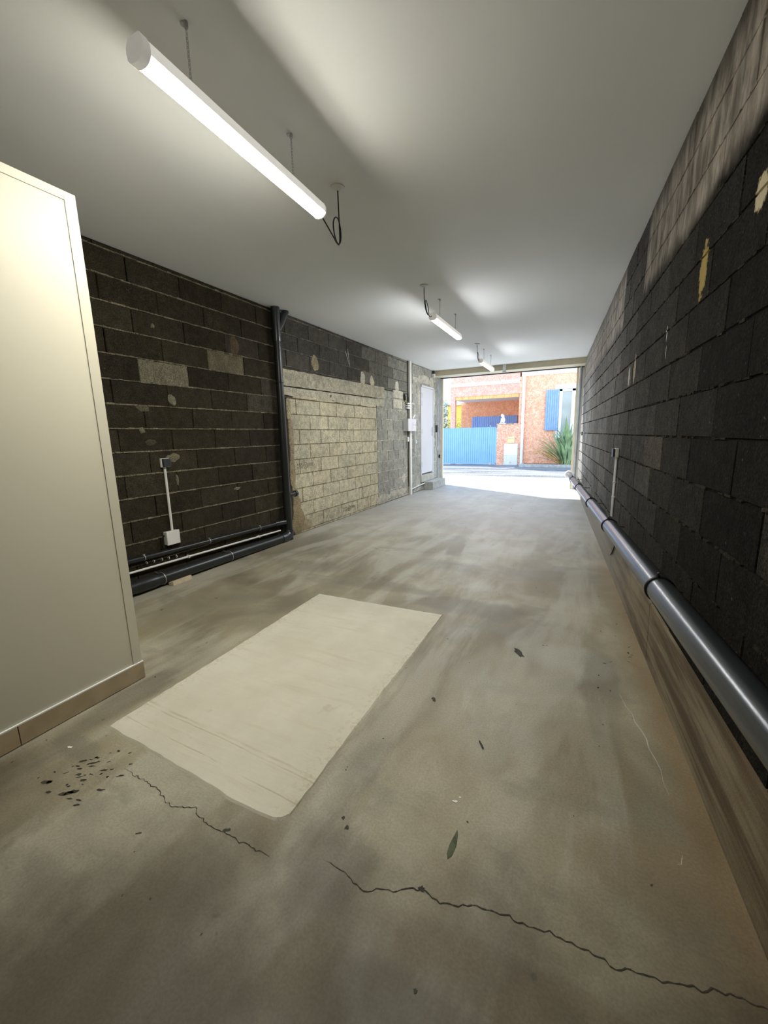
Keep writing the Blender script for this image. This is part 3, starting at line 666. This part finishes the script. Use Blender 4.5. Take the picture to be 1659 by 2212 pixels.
for s in (2.00,):
    pts = [(.049*math.cos(a), .010+.052*math.sin(a), s) for a in [2*math.pi*i/24 for i in range(24)]]; b.tube(pts, .005, 6, closed=True); b.tube([(0,-.05,s),(-.03,-.07,s)], .006, 6); b.tube([(0,.06,s),(-.03,.075,s)], .006, 6); b.tube([(-.05,0.01,s),(-.066,.01,s)], .006, 6)
b.build('pipe_clip', M_BLACK, t, True)
# big floor pipe
def hp(y, r0=.075, s=-.012): return (-3.445, y, r0+s*(y-2.0))
t = empty('floor_pipe', (-3.445, 3, 0), 'thick black pipe lying low along the foot of the left wall', 'pipe'); O = (-3.445, 3, 0)
b = MB(); b.tube([loc(hp(y), O) for y in (1.27, 2.3, 3.2, 3.98)], .055, 32); b.build('pipe_length', M_PIPE, t, True)
b = MB(); b.tube([loc(hp(y), O) for y in (2.02, 2.04, 2.20, 2.22)], [.056,.060,.060,.056], 32); b.build('coupling', M_PIPE, t, True)
P = smooth_path([hp(3.93), hp(4.02), (-3.448, 4.09, .075), (-3.455, 4.112, .12)], 5)
b = MB(); b.tube([loc(p, O) for p in P], [.0605]*len(P), 28); b.build('elbow', M_GPIPE, t, True)
for y in (2.28, 3.08):
    b = MB(); c = hp(y); pts = [(c[0]+.058*math.cos(a), y, c[2]+.058*math.sin(a)) for a in [2*math.pi*i/24 for i in range(24)]]; b.tube([loc(p, O) for p in pts], .004, 6, closed=True); b.tube([loc((-3.48, y, c[2]+.045), O), loc((-3.535, y, c[2]+.05), O)], .005, 6); b.build('pipe_clip', M_STEEL, t, True)
# slim upper pipe
def up(y): return (-3.498, y, .300-.028*(y-2.0))
t = empty('waste_pipe', (-3.498, 3, .27), 'slim black pipe with bright clips above the thick floor pipe', 'pipe'); O = (-3.498, 3, .27)
b = MB(); b.tube([loc(up(y), O) for y in (1.27, 2.5, 3.95)], .023, 24); b.build('pipe_length', M_PIPE, t, True)
b = MB(); P = [up(3.90), up(3.93), (-3.49, 4.0, .243), (-3.472, 4.07, .24)]; b.tube([loc(p, O) for p in P], [.027,.034,.036,.036], 24); b.build('elbow', M_GPIPE, t, True)
for y in (2.17, 2.88, 3.62):
    b = MB(); c = up(y); pts = [(c[0]+.026*math.cos(a), y, c[2]+.026*math.sin(a)) for a in [2*math.pi*i/16 for i in range(16)]]; b.tube([loc(p, O) for p in pts], .004, 6, closed=True); b.box(*[q for pr in zip(loc((c[0]-.008,y-.008,c[2]+.022),O), loc((c[0]+.012,y+.008,c[2]+.036),O)) for q in pr]); b.build('pipe_clip', M_STEEL, t, True)
# white thin tube
def wt_(y): return (-3.500, y, .196-.026*(y-2.0))
t = empty('white_conduit', (-3.5, 3, .17), 'thin white conduit between the two black pipes on the left', 'conduit'); O = (-3.5, 3, .17)
b = MB(); b.tube([loc(wt_(y), O) for y in (1.27, 2.6, 3.99)], .0105, 16); b.build('tube', M_WPVC, t, True)
for y in (2.62, 3.60):
    b = MB(); c = wt_(y); b.box(*[q for pr in zip(loc((c[0]-.02,y-.008,c[2]-.013),O), loc((c[0]+.014,y+.008,c[2]+.015),O)) for q in pr]); b.build('clip', M_WPVC, t, bevel=.002)
# empty clips in a row
for i, y in enumerate((2.20, 2.27, 2.35, 2.42, 2.50)):
    b = MB(); z = .240-.006*i
    pts = [(.018+.012*math.cos(a), 0, .012*math.sin(a)) for a in [math.pi*(-.25+1.5*k/10)-math.pi/4 for k in range(11)]]; b.tube(pts, .003, 6); b.tube([(0,0,0),(.007,0,0)], .004, 6)
    o = b.build('pipe_hook', M_WPVC, None, True); o.location = (-3.535, y, z); tag(o, ['leftmost of five small empty pipe hooks under the junction box','second from left of five small empty pipe hooks under the junction box','middle one of five small empty pipe hooks under the junction box','second from right of five small empty pipe hooks under the junction box','rightmost of five small empty pipe hooks under the junction box'][i], 'clip', 'empty clips under the junction box')
# prop under the floor pipe
t = empty('prop_block', (-3.36, 2.42, 0), 'pale offcut block propping the thick floor pipe', 'block')
b = MB(); b.mesh([(-.045,-.11,0),(.012,-.10,0),(.012,.10,0),(-.045,.11,0),(-.045,-.11,.030),(.004,-.10,.042),(.004,.10,.042),(-.045,.11,.030)], [(0,1,2,3),(4,5,6,7),(0,1,5,4),(1,2,6,5),(2,3,7,6),(3,0,4,7)])
b.build('wood_offcut', M_WOOD, t, bevel=.002)

# switch, conduit and junction box on left wall
t = empty('wall_switch', (-3.534, 2.50, 1.122), 'dark square switch on a white back box on the left wall', 'switch')
b = MB(); b.box(0, .025, -.042, .042, -.042, .042); b.build('back_box', M_WPVC, t, bevel=.004)
b = MB(); b.box(.025, .052, -.038, .038, -.038, .038); b.build('rocker', M_CHAR, t, bevel=.005)
b = MB(); b.tube([(.013,-.008,-.042),(.013,-.008,-.645)], .0115, 14); b.build('conduit', M_WPVC, t, True)
t = empty('junction_box', (-3.534, 2.47, .415), 'square pale junction box at the foot of the switch conduit', 'junction box')
b = MB(); b.box(0, .040, -.065, .065, -.062, .062); b.build('body', M_GREYP, t, bevel=.003)
b = MB(); b.box(.040, .056, -.068, .068, -.066, .066); b.build('lid', M_WPVC, t, bevel=.005)
for y, e in ((-.068, -1), (.07, 1)):
    b = MB(); b.tube(smooth_path([(.022, y, .03), (.022, y+e*.018, .02), (.016, y+e*.022, -.04), (.012, y+e*.020, -.085)], 5), .006, 8); b.build('cable', M_BLACK, t, True)
b = MB(); b.tube([(.012,-.0,-.06),(.012,-.0,-.09)], .009, 8); b.build('cable', M_BLACK, t, True)

# ------------------------------------------------------------------ electrics beside the white door
t = empty('cable_trunking', (-3.534, 8.40, 0), 'tall white cable trunking rising floor to ceiling left of the white door', 'trunking')
b = MB(); b.box(0, .044, -.045, .045, 0, ZC); b.build('channel', M_CREAM, t, bevel=.002)
b = MB(); b.box(.044, .050, -.047, .047, 0, ZC); b.build('cover', M_WPVC, t, bevel=.002)
b = MB(); b.tube([(.014,-.075,.20),(.014,-.075,ZC)], .010, 10); b.build('cable', M_CHAR, t, True)
t = empty('fuse_box', (-3.534, 8.303, 1.538), 'white electrical box mounted over the tall trunking', 'electrical box')
b = MB(); b.box(0, .115, -.223, .223, -.128, .128); b.build('enclosure', M_GREYP, t, bevel=.004)
b = MB(); b.box(.115, .124, -.223, .223, -.128, .128); b.build('front_cover', M_WDOOR, t, bevel=.003)
b = MB(); b.box(.1245, .128, .02, .17, .045, .055); b.box(.1245, .127, .02, .028, -.12, .045); b.build('door_outline', M_GREYP, t)
b = MB(); b.box(.1245, .129, .05, .09, -.005, .012); b.build('name_tag', M_DSTEEL, t)
b = MB(); b.box(.1245, .129, .16, .19, -.01, .02); b.build('latch', M_DSTEEL, t)
t = empty('cable_connector', (-3.530, 8.13, 2.09), 'black tapered connector with yellow tip on the wall left of the trunking', 'connector')
b = MB(); b.tube([(.02,-.015,.085),(.02,.0,.03),(.02,.015,-.04)], [.020,.028,.022], 12); b.build('body', M_BLACK, t, True)
b = MB(); b.tube([(.02,.015,-.04),(.02,.03,-.075)], [.02,.012], 12); b.build('tip', M_YTIP, t, True)
b = MB(); b.tube(smooth_path([(.02,.03,-.075),(.02,.05,-.12),(.03,.08,-.11)], 5), .006, 6); b.build('cable', M_BLACK, t, True)
t = empty('terminal_stack', (-3.530, 8.335, 1.945), 'small white ribbed box with loose wires beside the trunking', 'terminal box')
for i in range(3):
    b = MB(); b.box(0, .05, -.10-.012*i, .022, .040-.045*i-.012, .040-.045*i+.018); b.build('white_bar', M_WPVC, t, bevel=.003)
b = MB(); b.box(0, .03, -.09, .022, -.07, .065); b.build('base', M_CHAR, t)
b = MB(); b.tube(smooth_path([(.02,-.02,.06),(.04,-.05,.12),(.02,.0,.15),(.03,-.04,.20),(.015,-.01,.26)], 6), .006, 6); b.tube(smooth_path([(.02,-.06,.06),(.03,-.02,.13),(.02,-.06,.17),(.02,-.03,.2)], 6), .005, 6); b.build('wire', M_BLACK, t, True)
t = empty('wall_outlet', (-3.532, 8.27, 1.235), 'small grey outlet below and left of the fuse box', 'socket')
b = MB(); b.box(0, .045, -.04, .04, -.05, .05); b.build('body', M_GREYP, t, bevel=.005)
b = MB(); b.tube([(.012,-.015,-.05),(.012,-.015,-.20)], .009, 10); b.build('conduit', M_DSTEEL, t, True)
b = MB(); b.tube(smooth_path([(.03,.03,.02),(.03,.07,.0),(.02,.09,-.02),(.012,.10,-.08)], 5), .008, 8); b.build('lead', M_WPVC, t, True)
t = empty('thin_conduit', (-3.532, 8.70, 1.4), 'slim conduit between trunking and white door', 'conduit')
b = MB(); b.tube(smooth_path([(.012,-.2,.60),(.012,-.03,.60),(.012,.0,.57),(.012,.0,.35),(.012,.0,-.45)], 6), .010, 10); b.build('tube', M_WPVC, t, True)
b = MB(); b.box(0, .035, .02, .09, -.27, -.19); b.build('small_box', M_GREYP, t, bevel=.004)
b = MB(); b.tube([(.012,.055,-.27),(.012,.055,-.5)], .008, 8); b.build('tube', M_GREYP, t, True)
t = empty('white_duct_bend', (-3.50, 8.55, 1.70), 'short slanted white duct on top of the fuse box', 'conduit')
b = MB(); b.box(0, .03, -.055, .10, .0, .035); o = b.build('duct', M_WPVC, t, bevel=.003); o.rotation_euler = (math.radians(32), 0, 0)
t = empty('skirting_conduit', (-3.525, 8.9, .14), 'short white tube low on the wall ending at the concrete step', 'conduit')
b = MB(); b.tube([(.005,-.42,-.03),(.01,0,.0),(.02,.42,.02)], .013, 12); b.build('tube', M_WPVC, t, True)

# ------------------------------------------------------------------ white door, step
t = empty('door_1', (-3.535, 9.53, .37), kind='structure'); t['label'] = 'white flush door in the left wall, raised above the floor'
b = MB()
b.box(-.005, .022, -.43, -.39, 0, 2.09); b.box(-.005, .022, .40, .44, 0, 2.09); b.box(-.005, .022, -.43, .44, 2.05, 2.09); struct(b.build('door_frame', M_WDOOR, t, bevel=.002))
b = MB(); b.box(-.005, .012, -.388, .398, .035, 2.047); dl = struct(b.build('door_leaf', M_WDOOR, t, bevel=.002))
for z in (1.80, 1.62, .98, .20):
    b = MB(); b.tube([(.020,-.392,z),(.020,-.392,z+.11)], .010, 8); struct(b.build('hinge', M_DSTEEL, dl, True))
b = MB(); b.box(.012, .018, .33, .365, .92, 1.14); b.tube(smooth_path([(.018,.347,1.06),(.055,.347,1.06),(.058,.33,1.06),(.058,.23,1.06)], 5), .009, 10); struct(b.build('door_handle', M_STEEL, dl, True))
b = MB(); b.box(-.005, .004, -.39, .40, 0, .035); struct(b.build('door_gap', M_BLACK, t))
b = MB(); b.box(-.005, .030, .30, .40, .012, .05); struct(b.build('hold_latch', M_DSTEEL, t))
b = MB(); b.box(-.01, .028, -.44, .50, -.17, 0); o = struct(b.build('threshold', plain('pale_threshold_cement', (.46,.45,.39), .85, .1, 10, .3, 0, .2), t, bevel=.006))
t = empty('concrete_step', (-3.416, 9.80, 0), 'low grey concrete step block in front of the white door', 'step')
b = MB(); b.box(-.117, .117, -.49, .49, 0, .195); b.build('step_block', M_STEP, t, bevel=.006)

# ------------------------------------------------------------------ opening: header, posts
t = empty('door_2', (-1.85, 10.2, 0), kind='structure'); t['label'] = 'open garage doorway with beige header and steel side rails'
O = (-1.85, 10.2, 0)
b = MB(); b.box(-3.535, -.12, 10.0, 10.03, 2.752, ZC); struct(b.build('header_face', M_BEIGE, t, off=O))
b = MB(); b.box(-3.535, -.12, 10.0, 10.45, 2.745, 2.755); struct(b.build('header_soffit', M_CREAM, t, off=O))
b = MB(); b.box(-3.535, -.12, 10.40, 10.46, 2.725, 2.746); struct(b.build('weather_strip', M_CHAR, t, off=O))
b = MB(); b.box(-3.535, -.12, 10.03, 10.45, 2.756, ZC); struct(b.build('header_core', M_BEIGE, t, off=O))
b = MB(); b.box(-3.534, -3.50, 10.30, 10.42, 0, 2.745); b.box(-3.50, -3.475, 10.34, 10.36, 0, 2.745); b.box(-3.50, -3.475, 10.40, 10.42, 0, 2.745); o = struct(b.build('side_rail', M_DSTEEL, t, off=O, bevel=.002))
b = MB(); b.box(-3.60, -3.425, 10.43, 10.49, 0, 2.745); struct(b.build('frame_post', M_CREAM, t, off=O, bevel=.003))
b = MB(); b.box(-.305, -.255, 10.43, 10.49, 0, 2.745); struct(b.build('frame_post', M_CREAM, t, off=O, bevel=.003))
b = MB(); b.box(-.250, -.190, 10.42, 10.47, 0, 2.745); b.box(-.235, -.215, 10.38, 10.42, 0, 2.745); struct(b.build('side_rail', M_DSTEEL, t, off=O, bevel=.002))
b = MB(); b.box(-.19, .40, 10.43, 10.47, 0, 2.745); struct(b.build('jamb', M_WALLW, t, off=O))
b = MB(); b.box(-3.485, -3.46, 10.30, 10.34, .72, .80); struct(b.build('rail_bracket', M_BLACK, t, off=O)); 
t = empty('track_bracket', (-1.812, 10.0, 2.78), 'white metal bracket hanging on the beige door header', 'bracket')
b = MB(); b.box(-.035, .035, -.035, 0, -.06, ZC-2.78); b.build('flange', M_RAIL, t, bevel=.003)
b = MB(); b.box(-.040, .040, -.05, .0, -.085, -.06); b.build('foot', M_GREYP, t, bevel=.003)
t = empty('door_sensor', (-3.50, 9.93, 2.77), 'small white and black device in the corner by the door header', 'sensor')
b = MB(); b.box(-.03, .03, -.04, .04, -.065, .02); b.build('body', M_WPVC, t, bevel=.006)
b = MB(); b.box(-.03, .02, -.035, .035, .02, .095); b.build('mount', M_CHAR, t, bevel=.004)
t = empty('door_side_conduit', (-3.52, 10.19, 1.4), 'thin conduit right of the white door with a dark switch midway', 'conduit')
b = MB(); b.tube([(0,.12,-1.38),(0,.12,-.5),(0,0,-.35),(0,0,-.02)], .011, 10); b.tube([(0,.03,.05),(0,.03,1.30)], .011, 10); b.build('tube', M_WPVC, t, True)
b = MB(); b.box(-.012, .03, -.03, .05, -.02, .16); b.build('switch', M_CHAR, t, bevel=.004)

# ------------------------------------------------------------------ outside: ground
b = MB(); b.box(-40, 30, 12.9, 17.56, -.2, -.004); g = struct(b.build('ground_1', M_GRAVEL))
b = MB(); b.box(-40, 30, 10.45, 12.9, -.2, -.002); struct(b.build('ground_2', M_APRON))
b = MB(); b.box(-40, 30, 15.6, 17.56, -.1, .004); struct(b.build('ground_3', M_ASPH))
b = MB(); b.box(-60, 60, 17.56, 90, -.2, -.003); struct(b.build('ground_4', M_GRAVEL))
t = empty('planting_bed', (-.5, 17.04, 0), 'narrow planting bed with grey kerb under the orange wall', 'planting bed')
b = MB(); b.box(-1.85, 3.5, -.46, -.34, 0, .11); b.box(-1.85, -1.75, -.34, .50, 0, .10); b.build('kerb', M_STEP, t, bevel=.01)
b = MB(); b.box(-1.75, 3.5, -.34, .55, 0, .075); b.build('soil', M_EARTH, t)

# ------------------------------------------------------------------ the house opposite
HY = 17.6
H = empty('orange_house', (-2.5, HY, 0), 'orange stucco house across the street with blue shutter and carport', 'house'); O = (-2.5, HY, 0)
b = MB(); b.box(-2.57, 6, HY, HY+.3, 0, 3.52); b.box(-2.57, -2.35, HY+.3, HY+6, 0, 3.9); b.box(5.7, 6, HY, HY+6, 0, 3.9); b.box(-2.57, 6, HY+5.7, HY+6, 0, 3.9); b.build('front_wall', M_ORANGE, H, off=O)
b = MB(); b.box(-2.50, 6.05, HY-.03, HY+.3, 3.52, 3.70); b.build('eave_band', M_WALLW, H, off=O)
b = MB(); b.box(-2.57, 6.1, HY, HY+6, 3.70, 3.95); b.build('roof', M_SALMON, H, off=O)
b = MB(); b.box(-5.43, -2.571, HY+.0, HY+.18, 2.88, 3.9); b.build('carport_fascia', M_SALMON, H, off=O)
b = MB(); b.box(-5.43, -2.571, HY+.18, HY+2.6, 2.80, 3.9); b.build('carport_roof', M_WALLW, H, off=O)
b = MB(); b.box(-5.43, -5.23, HY+.0, HY+.20, 0, 2.88); b.build('carport_column', M_SALMON, H, off=O)
b = MB(); b.box(-5.44, -2.572, HY-.03, HY, 3.29, 3.42); b.build('white_band', M_WALLW, H, off=O)
for i in range(9):
    b = MB(); x = -5.22+i*.293; b.mesh([(x,HY+.02,2.745),(x+.285,HY+.02,2.745),(x+.285,HY+.02,2.882),(x,HY+.02,2.882),(x+.035,HY+.17,2.75),(x+.32,HY+.17,2.75),(x+.32,HY+.17,2.882),(x+.035,HY+.17,2.882)], [(0,1,2,3),(4,5,6,7),(0,1,5,4),(1,2,6,5),(2,3,7,6),(3,0,4,7)]); b.build('soffit_board', M_PINE, H, off=O, bevel=.004)
b = MB(); b.box(-5.62, -2.57, HY+2.4, HY+2.6, 0, 2.80); b.build('carport_back_wall', M_DEEP, H, off=O)
gd = None
b = MB(); b.box(-5.07, -2.96, HY+2.34, HY+2.40, .02, 2.115)
gd = b.build('garage_door', M_INDIGO, H, off=O)
b = MB()
for i in range(24): b.box(-5.05+i*.087, -5.05+i*.087+.070, HY+2.315, HY+2.34, .05, 2.09)
b.build('door_slat', M_INDIGO, gd, off=O)
# window with surround and shutter
b = MB(); b.box(-1.24, .45, HY-.025, HY, 2.94, 3.12); b.box(-1.16, -1.075, HY-.015, HY, .95, 2.94); b.build('window_surround', M_WALLW, H, off=O)
b = MB()
b.box(-1.075, -.965, HY-.05, HY+.0, 1.0, 2.945); b.box(-.635, -.50, HY-.05, HY, 1.0, 2.945); b.box(-1.075, .3, HY-.05, HY, 2.845, 2.945); b.box(-1.075,.3,HY-.05,HY,1.0,1.1); b.box(.0,.3,HY-.05,HY,1.0,2.945); fr = b.build('window_frame', M_RAIL, H, off=O, bevel=.01)
b = MB(); b.box(-.965, 0, HY-.025, HY-.005, 1.1, 2.845); b.build('pane', M_GLASSY, fr, off=O)
sh = MB(); sh.box(-.47, 0, -.012, .012, 0, 1.55)
for i in range(6): sh.box(-.47+i*.0783+.006, -.47+(i+1)*.0783-.006, -.024, -.012, .02, 1.53)
s_ = sh.build('shutter', M_INDIGO, H, bevel=.003); s_.location = (-1.085+2.5, -.05, 1.385); s_.rotation_euler = (0, 0, math.radians(4))
for z_ in (1.36, .10):
    b = MB(); b.box(-.03, .015, -.030, -.02, z_, z_+.03); b.build('shutter_hinge', M_DSTEEL, s_)
b = MB(); b.tube([(-2.395,HY-.075,.0),(-2.395,HY-.075,3.68)], .058, 20); 
dp = b.build('downpipe', M_RAIL, H, True, off=O)
for z in (.75, 1.78, 3.3):
    b = MB(); b.tube([(-2.395,HY-.075,z),(-2.395,HY-.075,z+.05)], .066, 20); b.build('pipe_collar', M_WALLW, dp, True, off=O)
# gate and pillar
G = empty('sliding_gate', (-4.6, HY-.06, 0), 'sky blue slatted sliding gate between the carport column and the gate pillar', 'gate')
b = MB(); b.box(-2.5, 1.20, -.01, .02, .06, 1.55); b.build('panel', M_BLUE, G)
b = MB()
for i in range(41): x = -2.5+i*.09; b.box(x+.006, x+.084, -.028, -.010, .07, 1.545)
b.build('vertical_slats', M_BLUE, G)
b = MB(); b.box(-2.5, 1.20, -.035, .03, 1.545, 1.575); b.box(-2.5, 1.20, -.035, .03, .03, .07); b.box(1.16, 1.20, -.035, .03, .03, 1.57); b.build('frame', M_BLUE, G, bevel=.003)
b = MB(); b.tube([(.95,-.05,-.0),(.95,-.02,-.0)], .05, 16); o = b.build('wheel', M_STEEL, G, True); o.location.z = .05
b = MB(); b.ball((.92, -.035, 1.62), .02); b.build('knob', M_RAIL, G, True)
Pm = stucco('pillar_stucco', (.70,.29,.17), (.92,.56,.40), 11)
b = MB(); b.box(-3.40, -2.455, HY-.10, HY-.005, -.02, 1.66); 
pl = empty('gate_pillar', (-2.94, HY+.14, 0), 'wide orange stucco gate pillar with stained top', 'pillar'); b.build('body', Pm, pl, off=(-2.94, HY+.14, 0))
b = MB(); b.box(-3.42, -2.455, HY-.11, HY-.005, 1.66, 1.70); b.box(-3.42, -2.58, HY-.005, HY+.28, 1.60, 1.70); b.build('coping', stucco('weathered_coping', (.30,.20,.14), (.72,.46,.34), 8), pl, off=(-2.94, HY+.14, 0), bevel=.008)
t = empty('letterbox', (-2.808, HY-.125, 1.04), 'straw yellow letterbox set in the orange pillar', 'letterbox')
b = MB(); b.box(-.143, .143, -.03, .02, -.13, .13); b.build('body', M_LETTER, t, bevel=.006)
b = MB(); b.box(-.12, .12, -.042, -.03, .055, .095); b.build('flap', M_CREAM, t, bevel=.004)
b = MB(); b.box(.02, .11, -.033, -.029, -.03, .0); b.build('name_plate', M_METER, t)
t = empty('meter_cabinet', (-2.805, HY-.125, .42), 'pale two-door meter cabinet low in the orange pillar', 'cabinet')
b = MB(); b.box(-.275, .275, -.05, .02, -.42, .468); b.build('body', M_METER, t, bevel=.006)
b = MB(); b.box(-.262, .262, -.062, -.05, -.01, .455); b.build('door', M_RAIL, t, bevel=.004)
b = MB(); b.box(-.262, .262, -.062, -.05, -.40, -.03); d_ = b.build('door', M_METER, t, bevel=.004)
b = MB(); b.tube([(0,-.07,-.30),(0,-.06,-.30)], .035, 14); b.build('lock', M_STEEL, d_, True)

# seated white statue (one continuous skinned body)
def skin_obj(name, verts, edges, radii, mat, parent=None, lvl=2, root=0):
    me = bpy.data.meshes.new(name); me.from_pydata(verts, edges, []); o = bpy.data.objects.new(name, me); COL.objects.link(o)
    me.materials.append(mat); sk = o.modifiers.new('skin', 'SKIN'); sk.use_smooth_shade = True
    for v, r in zip(me.skin_vertices[0].data, radii): v.radius = (r, r); v.use_root = False
    me.skin_vertices[0].data[root].use_root = True
    ss = o.modifiers.new('subd', 'SUBSURF'); ss.levels = lvl; ss.render_levels = lvl
    if parent is not None: o.parent = parent
    return o
t = empty('seated_statue', (-3.20, HY+.12, 1.70), 'small white seated stone figure on top of the orange gate pillar', 'statue')
V = [(.06,0,.08),(.05,0,.16),(.01,0,.24),(-.03,-.01,.29),(-.045,-.02,.335), (.04,-.06,.07),(-.06,-.07,.17),(-.07,-.07,.05), (.04,.06,.07),(-.05,.06,.16),(-.07,.06,.05), (.0,-.07,.22),(-.05,-.075,.15),(-.075,-.05,.23), (.0,.07,.22),(-.05,.075,.15),(-.08,.04,.21),(-.10,-.07,.035),(-.10,.06,.035)]
E_ = [(0,1),(1,2),(2,3),(3,4),(0,5),(5,6),(6,7),(7,17),(0,8),(8,9),(9,10),(10,18),(2,11),(11,12),(12,13),(2,14),(14,15),(15,16)]
Rr_ = [.075,.07,.06,.04,.05,.045,.035,.025,.045,.035,.025,.03,.022,.018,.03,.022,.018,.022,.022]
skin_obj('figure', V, E_, Rr_, M_STONE, t)
b = MB(); b.ball((-.045,-.015,.345), .055, 16, 10, (1,.9,1.1)); b.ball((.01,-.01,.30), .055, 14, 8, (.8,1,1.3)); b.build('hooded_head', M_STONE, t, True)
b = MB(); b.box(-.14, .13, -.11, .11, 0, .03); b.build('plinth', M_STONE, t, bevel=.008)

# flax plant
t = empty('flax_plant', (-.70, 17.0, .07), 'large spiky green flax plant in the bed by the street opening', 'plant')
def blade(mb, az, L, lean, w, droop, r_, base=(0,0)):
    n = 10; P = []; W_ = []
    for i in range(n+1):
        u = i/n; ang = lean+droop*u*u; P.append((u, ang)); 
    x = y_ = 0; z = 0; pts = []; rad = 0
    for i in range(n+1):
        pts.append((rad, z)); ang = lean+droop*(i/n)**2; rad += math.sin(ang)*L/n; z += math.cos(ang)*L/n
    ca, sa = math.cos(az), math.sin(az); vs = []
    for i, (r0, zz) in enumerate(pts):
        u = i/n; ww = w*(.55+.9*u if u < .5 else (1-u)*2.0)*.5 if u < 1 else .001
        ww = max(ww, .001)
        cx, cy = base[0]+r0*ca, base[1]+r0*sa
        vs += [(cx-sa*ww, cy+ca*ww, zz+ww*.5), (cx, cy, zz-ww*.15), (cx+sa*ww, cy-ca*ww, zz+ww*.5)]
    fs = []
    for i in range(n):
        a = i*3; fs += [(a,a+1,a+4,a+3),(a+1,a+2,a+5,a+4)]
    mb.mesh(vs, fs)
r_ = random.Random(11)
b = MB()
for i in range(78):
    az = r_.uniform(0, 2*math.pi); bk = max(0, math.sin(az)); blade(b, az, r_.uniform(1.0, 1.95)*(1-.35*bk), r_.uniform(.05, .5-.3*bk), r_.uniform(.09, .14), r_.uniform(.1, .9-.75*bk), r_, (r_.uniform(-.15,.15), r_.uniform(-.12,.12)))
for i in range(16): blade(b, math.pi+r_.uniform(-.5,.6), r_.uniform(1.1, 1.7), r_.uniform(.45,.8), r_.uniform(.05,.08), r_.uniform(.3,1.0), r_, (r_.uniform(-.15,.1), r_.uniform(-.12,.12)))
b.build('green_blades', M_LEAF, t, True)
b = MB()
for i in range(9): blade(b, math.pi+r_.uniform(-.35,.7), r_.uniform(1.2, 1.65), r_.uniform(.6,1.0), .055, r_.uniform(.3,1.1), r_, (r_.uniform(-.2,0), r_.uniform(-.15,.05)))
b.build('yellow_blades', M_LEAFY, t, True)
b = MB()
for i in range(12): blade(b, math.pi+r_.uniform(-.5,.8), r_.uniform(.9, 1.5), r_.uniform(.7,1.2), .035, r_.uniform(.2,.8), r_, (r_.uniform(-.2,0), r_.uniform(-.15,.05)))
b.build('dry_blades', M_DRY, t, True)

# trees and buildings behind
def leafcloud(mb, c, rad, n, size, seed):
    r_ = random.Random(seed)
    for i in range(n):
        while True:
            p = Vector((r_.uniform(-1,1), r_.uniform(-1,1), r_.uniform(-1,1)))
            if p.length < 1: break
        p = Vector((c[0]+p.x*rad[0], c[1]+p.y*rad[1], c[2]+p.z*rad[2])); d = Vector((r_.gauss(0,1), r_.gauss(0,1), r_.gauss(.3,1))).normalized(); s = d.cross(Vector((r_.gauss(0,1),r_.gauss(0,1),r_.gauss(0,1)))).normalized()
        L = size*r_.uniform(.7,1.4); mb.face([p-d*L*.5, p-s*L*.16, p+d*L*.5, p+s*L*.16])
t = empty('olive_tree', (-6.35, 19.0, 0), 'grey green olive tree behind the blue gate', 'tree')
b = MB(); b.tube(smooth_path([(0,0,0),(.05,.02,.8),(-.05,0,1.5),(.02,.02,2.2)], 5), .06, 8); 
for k in range(7): a = k*.9; b.tube([(0,0,1.1+.12*k),(.35*math.cos(a),.35*math.sin(a),1.6+.17*k)], .018, 6)
b.build('trunk', M_BARK, t, True)
b = MB()
for k in range(12):
    a = r_.uniform(0, 6.28); leafcloud(b, (.42*math.cos(a)*r_.random(), .4*math.sin(a), 1.55+1.25*r_.random()), (.30,.30,.24), 110, .11, k)
b.build('foliage', M_OLIVE, t)
t = empty('garden_shrub', (-7.0, 22.3, 0), 'bright green shrub seen through the gap beside the carport wall', 'shrub')
b = MB(); leafcloud(b, (.35,0,1.4), (.7,.4,.85), 900, .12, 5); b.build('foliage', M_SHRUB, t)
b = MB(); b.tube([(.3,0,0),(.35,0,1.3)], .05, 8); b.build('stem', M_BARK, t, True)
t = empty('yellow_house', (-6.4, 25, 0), 'yellow wall of a house seen behind the carport', 'house')
b = MB(); b.box(-1.5, 3.0, 0, .4, 0, 3.05); b.build('wall', M_YEL, t)
b = MB(); b.box(-1.55, 3.1, -.15, .6, 3.05, 3.2); b.build('roof_edge', M_DSTEEL, t)
t = empty('white_house', (-9.8, 25, 0), 'white building at the far left beyond the olive tree', 'house')
b = MB(); b.box(-3, 1.6, 0, 4, 0, 5.5); b.build('wall', M_WALLW, t)
b = MB(); b.tube([(1.45,-.06,0),(1.45,-.06,5.4)], .06, 10); b.build('downpipe', M_DSTEEL, t, True)
